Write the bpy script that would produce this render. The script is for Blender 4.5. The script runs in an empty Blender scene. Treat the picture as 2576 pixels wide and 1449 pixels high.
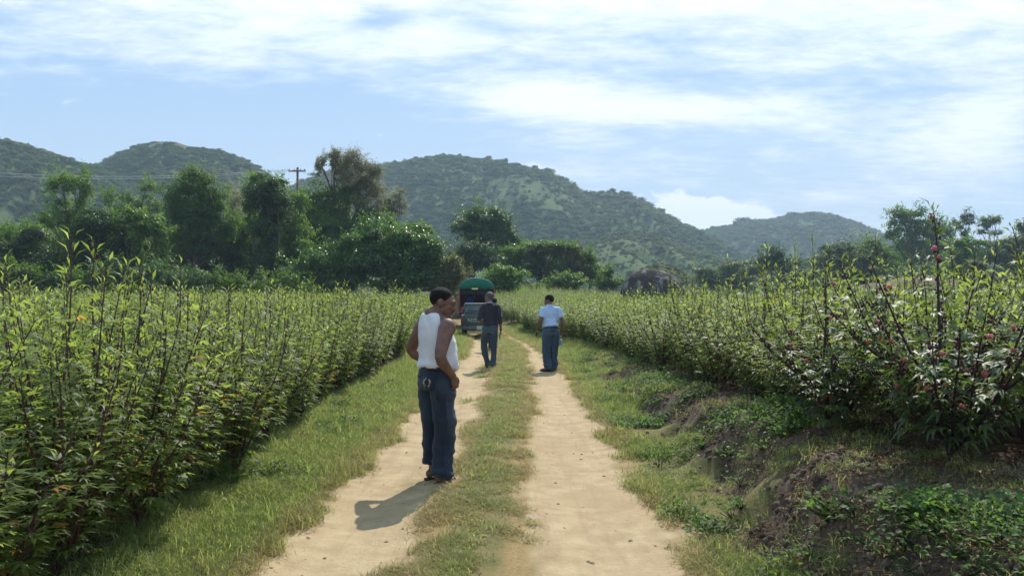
import bpy, math, random
import numpy as np
from mathutils import Vector, Matrix

rnd = random.Random(7)
rng = np.random.default_rng(7)
sc = bpy.context.scene
COL = sc.collection
R = math.radians

# ------------------------------------------------------------------ camera, sky, sun, exposure
CAMZ, FPX, HORIZ = 1.58, 2003.0, 753.0          # measured on a 2576 px wide view of the photograph
cam_d = bpy.data.cameras.new("camera")
cam = bpy.data.objects.new("camera", cam_d)
COL.objects.link(cam)
cam.location = (0, 0, CAMZ)
PITCH = math.atan((HORIZ - 724.5) / FPX)
cam.rotation_euler = (math.pi / 2 + PITCH, 0, 0)
cam_d.sensor_width = 36.0
cam_d.lens = 36.0 * FPX / 2576.0
cam_d.clip_start, cam_d.clip_end = 0.05, 6000
sc.camera = cam

SUN_EL, SUN_AZ = R(50), R(16)                     # azimuth clockwise from +Y (straight ahead)
sun_dir = Vector((math.sin(SUN_AZ) * math.cos(SUN_EL), math.cos(SUN_AZ) * math.cos(SUN_EL), math.sin(SUN_EL)))
sun_d = bpy.data.lights.new("sun", 'SUN')
sun_d.energy, sun_d.angle, sun_d.color = 4.6, R(0.5), (1.0, 0.95, 0.87)
sun = bpy.data.objects.new("sun", sun_d)
sun.rotation_euler = sun_dir.to_track_quat('Z', 'Y').to_euler()
sun.location = (0, 0, 60)
COL.objects.link(sun)

sc.view_settings.view_transform = 'Standard'
sc.view_settings.look = 'None'
sc.view_settings.exposure = 0.28
sc.view_settings.gamma = 1.0
sc.render.engine = 'CYCLES'
cy = sc.cycles
cy.max_bounces, cy.diffuse_bounces, cy.glossy_bounces = 5, 3, 2
cy.transmission_bounces, cy.transparent_max_bounces, cy.volume_bounces = 5, 6, 0
cy.use_denoising = True
cy.use_adaptive_sampling = True
cy.adaptive_threshold = 0.02
cy.sample_clamp_indirect = 4.0
cy.caustics_reflective = cy.caustics_refractive = False


class NT:
    """small helper for building node trees"""
    def __init__(s, tree):
        s.t = tree
        tree.nodes.clear()

    def n(s, typ, **kw):
        nd = s.t.nodes.new(typ)
        for k, v in kw.items():
            setattr(nd, k, v)
        return nd

    def link(s, a, b):
        s.t.links.new(a, b)

    def put(s, sock, v):
        if v is None:
            return
        if hasattr(v, 'is_linked') or hasattr(v, 'links'):
            s.t.links.new(v, sock)
        else:
            sock.default_value = v

    def math(s, op, a, b=None, c=None, clamp=False):
        nd = s.n('ShaderNodeMath', operation=op, use_clamp=clamp)
        s.put(nd.inputs[0], a); s.put(nd.inputs[1], b); s.put(nd.inputs[2], c)
        return nd.outputs[0]

    def mix(s, f, a, b, blend='MIX'):
        nd = s.n('ShaderNodeMix', data_type='RGBA', blend_type=blend)
        s.put(nd.inputs['Factor'], f)
        s.put(nd.inputs[6], a); s.put(nd.inputs[7], b)
        return nd.outputs[2]

    def noise(s, vec, scale, detail=4, rough=0.55, dist=0.0):
        nd = s.n('ShaderNodeTexNoise')
        if vec is not None:
            s.link(vec, nd.inputs['Vector'])
        nd.inputs['Scale'].default_value = scale
        nd.inputs['Detail'].default_value = detail
        nd.inputs['Roughness'].default_value = rough
        nd.inputs['Distortion'].default_value = dist
        return nd.outputs['Fac']

    def ramp(s, f, a, b):
        nd = s.n('ShaderNodeMapRange', interpolation_type='SMOOTHSTEP')
        s.put(nd.inputs[0], f); s.put(nd.inputs[1], a); s.put(nd.inputs[2], b)
        return nd.outputs[0]


def rgb(r, g, b):
    return (r, g, b, 1.0)


def build_world():
    w = bpy.data.worlds.new("World")
    sc.world = w
    w.use_nodes = True
    t = NT(w.node_tree)
    out = t.n('ShaderNodeOutputWorld')
    bg = t.n('ShaderNodeBackground')
    t.link(bg.outputs[0], out.inputs[0])
    sky = t.n('ShaderNodeTexSky', sky_type='NISHITA')
    sky.sun_disc = False
    sky.sun_elevation, sky.sun_rotation = SUN_EL, SUN_AZ
    sky.altitude, sky.air_density, sky.dust_density, sky.ozone_density = 200, 1.0, 0.6, 1.6
    tc = t.n('ShaderNodeTexCoord')
    sep = t.n('ShaderNodeSeparateXYZ')
    t.link(tc.outputs['Generated'], sep.inputs[0])
    x, y, z = sep.outputs
    yy = t.math('MAXIMUM', t.math('ABSOLUTE', y), 0.05)
    a = t.math('DIVIDE', x, yy)                   # bearing and elevation as tangents
    b = t.math('DIVIDE', z, yy)
    zz = t.math('ADD', t.math('MAXIMUM', z, 0.0), 0.10)
    cu = t.math('DIVIDE', x, zz)
    cv = t.math('DIVIDE', y, zz)
    cmb = t.n('ShaderNodeCombineXYZ')
    t.link(cu, cmb.inputs[0]); t.link(cv, cmb.inputs[1])
    mp = t.n('ShaderNodeMapping')
    mp.inputs['Rotation'].default_value = (0, 0, R(-58))
    mp.inputs['Scale'].default_value = (.85, 1.6, 1.0)
    t.link(cmb.outputs[0], mp.inputs[0])
    n1 = t.noise(mp.outputs[0], 0.9, 9, 0.60, 0.35)
    cmb2 = t.n('ShaderNodeCombineXYZ')
    t.link(a, cmb2.inputs[0]); t.link(t.math('MULTIPLY', b, 1.6), cmb2.inputs[1])
    mp2 = t.n('ShaderNodeMapping')
    mp2.inputs['Rotation'].default_value = (0, 0, R(-14))
    mp2.inputs['Scale'].default_value = (.62, 1.35, 1.0)
    t.link(cmb2.outputs[0], mp2.inputs[0])
    n2 = t.noise(mp2.outputs[0], 10.0, 12, 0.66, 0.25)
    n3 = t.noise(mp.outputs[0], 7.0, 6, 0.6, 0.3)

    def blob(px, py, rx, ry, amp):
        ca, cb = (px - 1288) / FPX, (HORIZ - py) / FPX
        dx = t.math('DIVIDE', t.math('SUBTRACT', a, ca), rx / FPX)
        dy = t.math('DIVIDE', t.math('SUBTRACT', b, cb), ry / FPX)
        d2 = t.math('ADD', t.math('MULTIPLY', dx, dx), t.math('MULTIPLY', dy, dy))
        return t.math('MULTIPLY', t.math('POWER', 2.718, t.math('MULTIPLY', d2, -1.0)), amp)

    cover = None
    for q in ((480, -30, 640, 130, .44), (1500, -30, 700, 140, .40), (2350, 0, 620, 150, .40), (360, 130, 230, 50, .34),
              (1120, 110, 330, 45, .34), (1350, 235, 170, 65, .52), (1560, 275, 260, 45, .46), (1920, 280, 260, 45, .36),
              (2390, 365, 200, 80, .62), (2540, 250, 150, 80, .36), (1430, 350, 110, 26, .30), (1680, 390, 110, 26, .32),
              (1960, 165, 160, 30, .25), (2090, 495, 70, 20, .26), (1950, 385, 70, 18, .22), (2300, 480, 70, 18, .2),
              (260, 300, 620, 110, -.30), (800, 330, 360, 90, -.22), (2000, 190, 260, 40, -.12), (970, 45, 70, 28, -.28)):
        v = blob(*q)
        cover = v if cover is None else t.math('ADD', cover, v)
    dens = t.math('ADD', t.math('MULTIPLY', n1, 0.85), t.math('MULTIPLY', n2, 0.95))
    dens = t.math('ADD', dens, t.math('MULTIPLY', n3, 0.70))
    dens = t.math('ADD', dens, cover)
    thin = t.ramp(dens, 1.08, 1.92)
    # low cumulus bank behind the hill
    cum = t.math('ADD', t.math('ADD', blob(1790, 545, 110, 56, 1.0), blob(1890, 553, 120, 36, .9)), blob(1690, 525, 90, 40, .7))
    cum = t.math('ADD', cum, blob(1345, 415, 30, 18, .6))
    n4 = t.noise(cmb2.outputs[0], 26.0, 8, 0.6, 0.1)
    cum = t.math('ADD', cum, t.math('MULTIPLY', t.math('SUBTRACT', n4, 0.5), 2.1))
    cum = t.math('ADD', cum, t.math('MULTIPLY', t.math('SUBTRACT', n2, 0.5), .8))
    cumf = t.ramp(cum, 0.36, 0.78)
    skyc = sky.outputs[0]
    # pale moist air over the whole sky
    low = t.ramp(b, 0.34, 0.06)
    moist = t.mix(low, rgb(4.1, 6.3, 9.2), rgb(6.4, 8.0, 10.1))
    pale = t.mix(0.74, skyc, moist)
    c1 = t.mix(t.math('MULTIPLY', thin, 0.93), pale, rgb(10.6, 11.2, 11.8))
    c2 = t.mix(t.math('MULTIPLY', cumf, 0.9), c1, rgb(11.6, 12.0, 12.4))
    t.link(c2, bg.inputs['Color'])
    bg.inputs['Strength'].default_value = 0.10


build_world()

# ------------------------------------------------------------------ basic helpers


def pt(px, py, Y):
    """world point at depth Y seen at (px, py) of the 2576 px view: used to measure real positions"""
    return np.array([(px - 1288) / FPX * Y, Y, CAMZ - (py - HORIZ) / FPX * Y])


def sstep(a, b, x):
    t = np.clip((np.asarray(x, float) - a) / (b - a), 0, 1)
    return t * t * (3 - 2 * t)


def _h(ix, iy, iz, seed):
    n = (ix.astype(np.int64) * 73856093) ^ (iy.astype(np.int64) * 19349663) ^ (iz.astype(np.int64) * 83492791) ^ (seed * 2654435761)
    n = (n ^ (n >> 13)) * 1274126177
    n = n ^ (n >> 16)
    return (n & 0xFFFF) / 65535.0


def vnoise(x, y, z=0.0, seed=1):
    x, y, z = np.broadcast_arrays(np.asarray(x, float), np.asarray(y, float), np.asarray(z, float))
    x0, y0, z0 = np.floor(x), np.floor(y), np.floor(z)
    fx, fy, fz = x - x0, y - y0, z - z0
    fx, fy, fz = fx * fx * (3 - 2 * fx), fy * fy * (3 - 2 * fy), fz * fz * (3 - 2 * fz)
    r = 0
    for i in (0, 1):
        for j in (0, 1):
            for k in (0, 1):
                r = r + (fx if i else 1 - fx) * (fy if j else 1 - fy) * (fz if k else 1 - fz) * _h(x0 + i, y0 + j, z0 + k, seed)
    return r


def fbm(x, y, z=0.0, seed=1, oct=4):
    a, s, tot = 1.0, 0.0, 0.0
    for o in range(oct):
        s = s + a * vnoise(np.asarray(x) * 2 ** o, np.asarray(y) * 2 ** o, np.asarray(z) * 2 ** o, seed + o * 17)
        tot += a
        a *= 0.5
    return s / tot


def make_mesh(name, V, F, mats=(), smooth=False, attrs=None, mat_idx=None):
    """V (n,3); F one (m,k) integer array or a list of them"""
    if isinstance(F, np.ndarray):
        F = [F]
    F = [np.asarray(f, dtype=np.int32) for f in F if len(f)]
    me = bpy.data.meshes.new(name)
    V = np.asarray(V, dtype=np.float32)
    me.vertices.add(len(V))
    me.vertices.foreach_set('co', V.ravel())
    loops = np.concatenate([f.ravel() for f in F])
    tot = np.concatenate([np.full(len(f), f.shape[1], np.int32) for f in F])
    start = np.concatenate([[0], np.cumsum(tot)[:-1]]).astype(np.int32)
    me.loops.add(len(loops))
    me.loops.foreach_set('vertex_index', loops)
    me.polygons.add(len(tot))
    me.polygons.foreach_set('loop_start', start)
    me.polygons.foreach_set('loop_total', tot)
    if smooth:
        me.polygons.foreach_set('use_smooth', np.ones(len(tot), bool))
    for m in mats:
        me.materials.append(m)
    if mat_idx is not None:
        me.polygons.foreach_set('material_index', np.asarray(mat_idx, np.int32))
    for k, v in (attrs or {}).items():
        v = np.asarray(v, np.float32)
        if v.ndim == 1:
            at = me.attributes.new(k, 'FLOAT', 'POINT')
            at.data.foreach_set('value', v)
        else:
            at = me.attributes.new(k, 'FLOAT_COLOR', 'POINT')
            if v.shape[1] == 3:
                v = np.concatenate([v, np.ones((len(v), 1), np.float32)], 1)
            at.data.foreach_set('color', v.ravel())
    me.update(calc_edges=True)
    return me


def tag(o, label=None, cat=None, group=None, kind=None):
    if label: o['label'] = label
    if cat: o['category'] = cat
    if group: o['group'] = group
    if kind: o['kind'] = kind
    return o


def ob(name, me, parent=None, loc=(0, 0, 0), rot=(0, 0, 0), scale=(1, 1, 1)):
    o = bpy.data.objects.new(name, me)
    COL.objects.link(o)
    o.location, o.rotation_euler, o.scale = loc, rot, scale
    if parent: o.parent = parent
    return o


def thing(name, label, cat, loc=(0, 0, 0), rz=0.0, group=None, scale=1.0):
    o = bpy.data.objects.new(name, None)
    COL.objects.link(o)
    o.empty_display_size = 0.2
    o.location, o.rotation_euler, o.scale = loc, (0, 0, rz), (scale,) * 3
    return tag(o, label, cat, group)


class MB:
    """collects pieces of one mesh"""
    def __init__(s):
        s.V, s.F, s.C, s.n = [], [], [], 0

    def add(s, V, F, col=None):
        V = np.asarray(V, float)
        if isinstance(F, np.ndarray): F = [F]
        s.V.append(V)
        for f in F:
            if len(f): s.F.append(np.asarray(f, np.int64) + s.n)
        if col is None: col = np.ones((len(V), 3))
        col = np.asarray(col, float)
        if col.ndim == 1: col = np.tile(col, (len(V), 1))
        s.C.append(col)
        s.n += len(V)
        return s

    def box(s, c, size, rz=0.0, bev=0.0):
        hx, hy, hz = np.asarray(size, float) / 2
        if bev <= 0:
            V = np.array([(x, y, z) for x in (-hx, hx) for y in (-hy, hy) for z in (-hz, hz)])
            F = np.array([(0, 1, 3, 2), (4, 6, 7, 5), (0, 4, 5, 1), (2, 3, 7, 6), (0, 2, 6, 4), (1, 5, 7, 3)])
            Fs = [F]
        else:
            import bmesh
            bm = bmesh.new()
            bmesh.ops.create_cube(bm, size=1.0)
            for v in bm.verts: v.co = Vector((v.co.x * hx * 2, v.co.y * hy * 2, v.co.z * hz * 2))
            bmesh.ops.bevel(bm, geom=list(bm.edges), offset=bev, segments=2, affect='EDGES', profile=0.6)
            bm.verts.index_update()
            V = np.array([v.co[:] for v in bm.verts])
            d = {}
            for f in bm.faces: d.setdefault(len(f.verts), []).append([v.index for v in f.verts])
            Fs = [np.array(x) for x in d.values()]
            bm.free()
        if rz:
            cz, sz = math.cos(rz), math.sin(rz)
            V = V @ np.array([[cz, sz, 0], [-sz, cz, 0], [0, 0, 1]])
        return s.add(V + np.asarray(c, float), Fs)

    def tube(s, pts, rad, sides=6, rad2=None, side=None, cap=True, col=None, sup=2.0):
        V, F = tube(pts, rad, sides, rad2, side, cap, sup)
        return s.add(V, F, col)

    def ell(s, c, r, nu=20, nv=12, rot=None):
        V, F = ellipsoid(c, r, nu, nv, rot)
        return s.add(V, F)

    def mesh(s, name, mats, smooth=False, attrs=True):
        return make_mesh(name, np.concatenate(s.V), s.F, mats, smooth, {'tint': np.concatenate(s.C)} if attrs else None)


def tube(pts, rad, sides=6, rad2=None, side=None, cap=True, sup=2.0):
    """closed tube; side = reference axis for rad; rad2 = the other half-axis; sup = superellipse power"""
    P = np.asarray(pts, float)
    n = len(P)
    rad = np.broadcast_to(np.asarray(rad, float), (n,))
    rad2 = rad if rad2 is None else np.broadcast_to(np.asarray(rad2, float), (n,))
    T = np.gradient(P, axis=0)
    T /= np.linalg.norm(T, axis=1, keepdims=True) + 1e-9
    if side is None:
        side = np.array([1.0, 0, 0]) if abs(T[0][0]) < 0.8 else np.array([0, 1.0, 0])
    S = np.broadcast_to(np.asarray(side, float), (n, 3))
    A = S - (S * T).sum(1, keepdims=True) * T
    A /= np.linalg.norm(A, axis=1, keepdims=True) + 1e-9
    B = np.cross(T, A)
    th = np.linspace(0, 2 * np.pi, sides, endpoint=False)
    c, q = np.cos(th), np.sin(th)
    if sup != 2.0:
        c, q = np.sign(c) * np.abs(c) ** (2 / sup), np.sign(q) * np.abs(q) ** (2 / sup)
    V = P[:, None, :] + A[:, None, :] * (rad[:, None] * c)[:, :, None] + B[:, None, :] * (rad2[:, None] * q)[:, :, None]
    V = V.reshape(-1, 3)
    i = np.arange(n - 1)[:, None] * sides
    j = np.arange(sides)[None, :]
    k = (j + 1) % sides
    F = [np.stack([i + j, i + k, i + sides + k, i + sides + j], -1).reshape(-1, 4)]
    if cap:
        V = np.concatenate([V, P[:1], P[-1:]])
        j = np.arange(sides); k = (j + 1) % sides
        b = (n - 1) * sides
        F.append(np.stack([np.full(sides, n * sides), k, j], -1))
        F.append(np.stack([np.full(sides, n * sides + 1), b + j, b + k], -1))
    return V, F


def ellipsoid(c, r, nu=20, nv=12, rot=None):
    th = np.linspace(0, np.pi, nv + 1)[1:-1]
    ph = np.linspace(0, 2 * np.pi, nu, endpoint=False)
    V = np.stack([np.outer(np.sin(th), np.cos(ph)), np.outer(np.sin(th), np.sin(ph)), np.outer(np.cos(th), np.ones(nu))], -1).reshape(-1, 3)
    V = np.concatenate([V, [[0, 0, 1], [0, 0, -1]]]) * np.asarray(r, float)
    if rot is not None: V = V @ np.asarray(rot).T
    V = V + np.asarray(c, float)
    m = nv - 1
    i = np.arange(m - 1)[:, None] * nu
    j = np.arange(nu)[None, :]; k = (j + 1) % nu
    F = [np.stack([i + j, i + nu + j, i + nu + k, i + k], -1).reshape(-1, 4)]
    j = np.arange(nu); k = (j + 1) % nu
    F.append(np.stack([np.full(nu, m * nu), j, k], -1))
    F.append(np.stack([np.full(nu, m * nu + 1), (m - 1) * nu + k, (m - 1) * nu + j], -1))
    return V, F


def remesh(mb, voxel, smooth=2):
    """union of the closed pieces as ONE continuous surface"""
    me = make_mesh("tmp", np.concatenate(mb.V), mb.F)
    o = bpy.data.objects.new("tmp", me)
    COL.objects.link(o)
    m = o.modifiers.new("r", 'REMESH'); m.mode = 'VOXEL'; m.voxel_size = voxel
    if smooth:
        q = o.modifiers.new("s", 'SMOOTH'); q.factor = 0.5; q.iterations = smooth
    dg = bpy.context.evaluated_depsgraph_get()
    out = bpy.data.meshes.new_from_object(o.evaluated_get(dg))
    bpy.data.objects.remove(o); bpy.data.meshes.remove(me)
    n = len(out.vertices)
    V = np.zeros(n * 3, np.float32); out.vertices.foreach_get('co', V)
    N = np.zeros(n * 3, np.float32); out.vertices.foreach_get('normal', N)
    return out, V.reshape(-1, 3), N.reshape(-1, 3)


def finish(me, name, V, mats, attrs=None):
    me.name = name
    me.vertices.foreach_set('co', V.astype(np.float32).ravel())
    me.polygons.foreach_set('use_smooth', np.ones(len(me.polygons), bool))
    me.materials.clear()
    for m in mats: me.materials.append(m)
    for k, v in (attrs or {}).items():
        at = me.attributes.new(k, 'FLOAT', 'POINT')
        at.data.foreach_set('value', np.asarray(v, np.float32))
    me.update()
    return me


# ------------------------------------------------------------------ materials

def mat_basic(name, col, rough=0.7, var=0.25, scale=8.0, bump=0.0, bscale=60.0, metal=0.0, spec=0.4, coat=0.0):
    m = bpy.data.materials.new(name)
    m.use_nodes = True
    t = NT(m.node_tree)
    out = t.n('ShaderNodeOutputMaterial')
    p = t.n('ShaderNodeBsdfPrincipled')
    t.link(p.outputs[0], out.inputs[0])
    tc = t.n('ShaderNodeTexCoord')
    nz = t.noise(tc.outputs['Object'], scale, 5, 0.6)
    lo = tuple(c * (1 - var) for c in col) + (1,)
    hi = tuple(min(1, c * (1 + var)) for c in col) + (1,)
    c = t.mix(t.ramp(nz, 0.3, 0.7), lo, hi)
    t.link(c, p.inputs['Base Color'])
    p.inputs['Roughness'].default_value = rough
    p.inputs['Metallic'].default_value = metal
    p.inputs['Specular IOR Level'].default_value = spec
    p.inputs['Coat Weight'].default_value = coat
    if bump:
        b = t.n('ShaderNodeBump')
        b.inputs['Strength'].default_value = bump
        b.inputs['Distance'].default_value = 0.02
        t.link(t.noise(tc.outputs['Object'], bscale, 4, 0.6), b.inputs['Height'])
        t.link(b.outputs[0], p.inputs['Normal'])
    return m


def mat_leaf(name, col, trans, rough=0.42, tw=0.4, spec=0.5, var=0.35, inst=False, dry=None, tint=True):
    """leaf: reflects and lets light through; 'tint' gives each leaf its own hue"""
    m = bpy.data.materials.new(name)
    m.use_nodes = True
    t = NT(m.node_tree)
    out = t.n('ShaderNodeOutputMaterial')
    p = t.n('ShaderNodeBsdfPrincipled')
    tr = t.n('ShaderNodeBsdfTranslucent')
    mx = t.n('ShaderNodeMixShader')
    mx.inputs[0].default_value = tw
    oi = t.n('ShaderNodeObjectInfo')
    f = t.math('ADD', 1 - var, t.math('MULTIPLY', oi.outputs['Random'], 2 * var))
    cc = t.n('ShaderNodeCombineColor')
    for i in range(3): t.link(f, cc.inputs[i])
    base, trc = rgb(*col), rgb(*trans)
    b1 = t.mix(1.0, base, cc.outputs[0], 'MULTIPLY')
    t1 = t.mix(1.0, trc, cc.outputs[0], 'MULTIPLY')
    if dry is not None:
        at = t.n('ShaderNodeAttribute', attribute_name='dry', attribute_type='INSTANCER')
        b1 = t.mix(at.outputs['Fac'], b1, rgb(*dry))
        t1 = t.mix(at.outputs['Fac'], t1, rgb(*(min(1, d * 1.1) for d in dry)))
    if tint:
        ta = t.n('ShaderNodeAttribute', attribute_name='tint')
        b1 = t.mix(1.0, b1, ta.outputs['Color'], 'MULTIPLY')
        t1 = t.mix(1.0, t1, ta.outputs['Color'], 'MULTIPLY')
    t.link(b1, p.inputs['Base Color']); t.link(t1, tr.inputs['Color'])
    p.inputs['Roughness'].default_value = rough
    p.inputs['Specular IOR Level'].default_value = spec
    t.link(p.outputs[0], mx.inputs[1]); t.link(tr.outputs[0], mx.inputs[2])
    t.link(mx.outputs[0], out.inputs[0])
    return m


M_CROP = mat_leaf('roselle_leaf', (.115, .155, .050), (.36, .46, .080), .47, .49, .34, .22)
M_CROPD = mat_leaf('roselle_leaf_dark', (.070, .105, .040), (.20, .29, .05), .48, .36, .45, .12)
M_GRASS = mat_leaf('grass_blade', (.185, .228, .068), (.43, .52, .13), .6, .46, .25, .30, dry=(.46, .34, .17))
M_WEED = mat_leaf('weed_leaf', (.060, .120, .030), (.18, .33, .05), .55, .42, .25, .25)
M_SCRUB = mat_leaf('scrub_leaf', (.060, .108, .034), (.11, .20, .04), .7, .32, .08, .20, dry=(.155, .185, .065))
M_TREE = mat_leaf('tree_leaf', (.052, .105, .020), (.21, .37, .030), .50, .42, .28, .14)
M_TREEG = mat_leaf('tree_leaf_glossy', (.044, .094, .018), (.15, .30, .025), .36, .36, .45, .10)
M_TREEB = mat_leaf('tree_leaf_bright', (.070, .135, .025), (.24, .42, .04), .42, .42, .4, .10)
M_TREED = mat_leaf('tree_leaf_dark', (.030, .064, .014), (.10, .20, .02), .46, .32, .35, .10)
M_DRYLEAF = mat_leaf('dry_blossom', (.28, .27, .14), (.34, .34, .17), .6, .4, .3, .15)
M_OLIVE = mat_leaf('olive_leaf', (.095, .10, .035), (.2, .22, .05), .5, .38, .35, .12)
M_STEM = mat_basic('roselle_stem', (.060, .020, .016), .55, .4, 20, spec=.5)
M_STEMD = mat_basic('dark_stem', (.030, .020, .018), .6, .3, 20)
M_BARK = mat_basic('bark', (.11, .085, .06), .9, .4, 6, .5, 12)
M_PALEBARK = mat_basic('pale_bark', (.30, .25, .20), .85, .3, 6, .4, 12)
M_BUD = mat_basic('calyx', (.075, .016, .022), .5, .4, 30)
M_PETAL = mat_leaf('petal', (.72, .27, .27), (.7, .3, .28), .5, .4, .3, .05, tint=False)
M_WOODPOLE = mat_basic('pole_wood', (.10, .075, .055), .9, .3, 5)
M_WIRE = mat_basic('wire', (.55, .54, .52), .5, .1, 5)


# ------------------------------------------------------------------ the ground: one sheet to the horizon

_cy = np.array([-40, 0, 5, 7, 13, 18, 27, 34, 45, 60, 100, 200.])
_cx = np.array([0, 0, 0, .06, .15, .2, .05, -.4, -1.3, -3.2, -11, -40.])


def road_c(y):
    y = np.asarray(y, float)
    s = 0
    for d in (-3, -1.5, 0, 1.5, 3): s = s + np.interp(y + d, _cy, _cx)
    return s / 5


def bank_amp(y):
    return np.interp(y, [-40, 3, 7.5, 10, 15, 24, 40], [.54, .54, .50, .38, .28, .16, .10])


def ground_z(x, y):
    x, y = np.broadcast_arrays(np.asarray(x, float), np.asarray(y, float))
    u = x - road_c(y)
    z = -.20 * np.exp(-((y - 38) / 8.5) ** 2) * sstep(9, 4, np.abs(u))
    z = z + .045 * np.exp(-((u + .30) / .26) ** 2)
    z = z - .035 * np.exp(-((u + 1.07) / .28) ** 2) - .03 * np.exp(-((u - .55) / .36) ** 2)
    z = z + .09 * sstep(-1.45, -2.3, u)
    w = fbm(x * .9, y * .9, 3.1, 5, 3)
    near = sstep(60, 20, y)
    bump = .55 * (fbm(x * .35 + 4, y * .55, 1.7, 11, 3) - .5)
    z = z + (bank_amp(y) * (1 + 1.3 * bump)) * sstep(1.50, 2.18, u + .9 * (w - .5) * near)
    clod = sstep(1.5, 2.0, u) + sstep(-2.3, -2.7, u)
    z = z + clod * .15 * (fbm(x * 2.3, y * 2.3, 0, 21, 4) - .5) * near
    z = z + .018 * (fbm(x * 1.1 + y * .4, y * .8 - x * .5, 0, 31, 5) - .5) * near
    z = z + (.016 + .075 * sstep(1.4, 1.8, u)) * (fbm(x * 5.5, y * 5.5, 0, 51, 3) - .5) * sstep(26, 14, y)
    z = z + 1.35 * sstep(42, 88, y) * np.exp(-((x - .02 * y) / (6 + .05 * y)) ** 2)
    z = z + 2.2 * sstep(70, 150, y)
    return z


def masks(x, y):
    """bare track, bare soil and dry grass shares of the surface"""
    u = x - road_c(y)
    n = fbm(x * 2.2, y * 1.6, 0, 41, 4) - .5
    n2 = fbm(x * 7, y * 6, 0, 43, 3) - .5
    wob = .42 * n + .16 * n2
    far = sstep(22, 36, y)
    hl = .40 - .10 * far
    hr = np.interp(y, [0, 5, 9, 13, 20, 30], [.45, .46, .44, .39, .29, .21])
    left = sstep(.11, -.06, np.abs(u + 1.07) - hl + wob)
    right = sstep(.10, -.06, np.abs(u - .55) - hr + wob * .9)
    left = left * (1 - .75 * sstep(.06, .2, n) * sstep(-1.15, -.8, u))
    track = np.maximum(left, right) * sstep(60, 40, y)
    # washed-out sandy patch beside the right rut close by
    track = np.maximum(track, .6 * sstep(.14, -.05, np.hypot((u - 1.15) / .24, (y - 5.3) / .7) - .6 + 2.0 * wob))
    soil = sstep(1.55, 1.85, u + 1.2 * n) * sstep(30, 14, y)
    soil = np.maximum(soil, sstep(-2.15, -2.6, u + .5 * n))
    soil = np.maximum(soil, sstep(2.2, 2.6, u))
    edge = np.exp(-((np.abs(u + 1.07) - hl - .10) / .12) ** 2) + np.exp(-((np.abs(u - .55) - hr - .08) / .10) ** 2)
    dry = np.clip(edge * .8 + .5 * sstep(.02, .2, n), 0, 1) * (1 - .6 * sstep(-1.6, -1.8, u))
    return track, soil, dry


def mat_ground():
    m = bpy.data.materials.new('ground_surface')
    m.use_nodes = True
    t = NT(m.node_tree)
    out = t.n('ShaderNodeOutputMaterial')
    p = t.n('ShaderNodeBsdfPrincipled')
    t.link(p.outputs[0], out.inputs[0])
    at = t.n('ShaderNodeAttribute', attribute_name='masks')
    sp = t.n('ShaderNodeSeparateColor')
    t.link(at.outputs['Color'], sp.inputs[0])
    tc = t.n('ShaderNodeTexCoord')
    P = tc.outputs['Object']
    big, mid, fine, grit = t.noise(P, .9, 4), t.noise(P, 5, 5, .6), t.noise(P, 38, 4, .7), t.noise(P, 160, 2, .6)
    mps = t.n('ShaderNodeMapping'); mps.inputs['Scale'].default_value = (7.0, .55, 1.0)
    t.link(P, mps.inputs[0])
    streak = t.noise(mps.outputs[0], 1.0, 5, .6, .3)
    sand = t.mix(t.ramp(mid, .3, .7), rgb(.375, .275, .155), rgb(.485, .372, .220))
    sand = t.mix(t.math('MULTIPLY', t.ramp(big, .45, .70), .85), sand, rgb(.39, .285, .16))
    sand = t.mix(t.math('MULTIPLY', t.ramp(fine, .58, .72), .55), sand, rgb(.28, .195, .105))
    sand = t.mix(t.math('MULTIPLY', t.ramp(grit, .62, .72), .45), sand, rgb(.36, .27, .18))
    sand = t.mix(t.math('MULTIPLY', t.ramp(streak, .48, .68), .5), sand, rgb(.34, .24, .14))
    grass = t.mix(t.ramp(mid, .35, .65), rgb(.10, .11, .036), rgb(.19, .155, .065))
    grass = t.mix(t.math('MULTIPLY', t.ramp(fine, .5, .7), .6), grass, rgb(.20, .155, .075))
    dry = t.mix(t.ramp(fine, .3, .7), rgb(.26, .17, .075), rgb(.36, .25, .12))
    soil = t.mix(t.ramp(mid, .3, .7), rgb(.055, .040, .029), rgb(.115, .083, .058))
    soil = t.mix(t.math('MULTIPLY', t.ramp(fine, .5, .7), .6), soil, rgb(.17, .125, .088))
    c = t.mix(t.math('MULTIPLY', sp.outputs[2], .8), grass, dry)
    c = t.mix(sp.outputs[1], c, soil)
    c = t.mix(sp.outputs[0], c, sand)
    t.link(c, p.inputs['Base Color'])
    p.inputs['Roughness'].default_value = .95
    p.inputs['Specular IOR Level'].default_value = .15
    h = t.math('ADD', t.math('ADD', t.math('MULTIPLY', mid, .25), t.math('MULTIPLY', streak, .30)), t.math('ADD', t.math('MULTIPLY', fine, .35), t.math('MULTIPLY', grit, .12)))
    b = t.n('ShaderNodeBump')
    b.inputs['Strength'].default_value = .8
    b.inputs['Distance'].default_value = .04
    t.link(h, b.inputs['Height'])
    t.link(b.outputs[0], p.inputs['Normal'])
    return m


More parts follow.
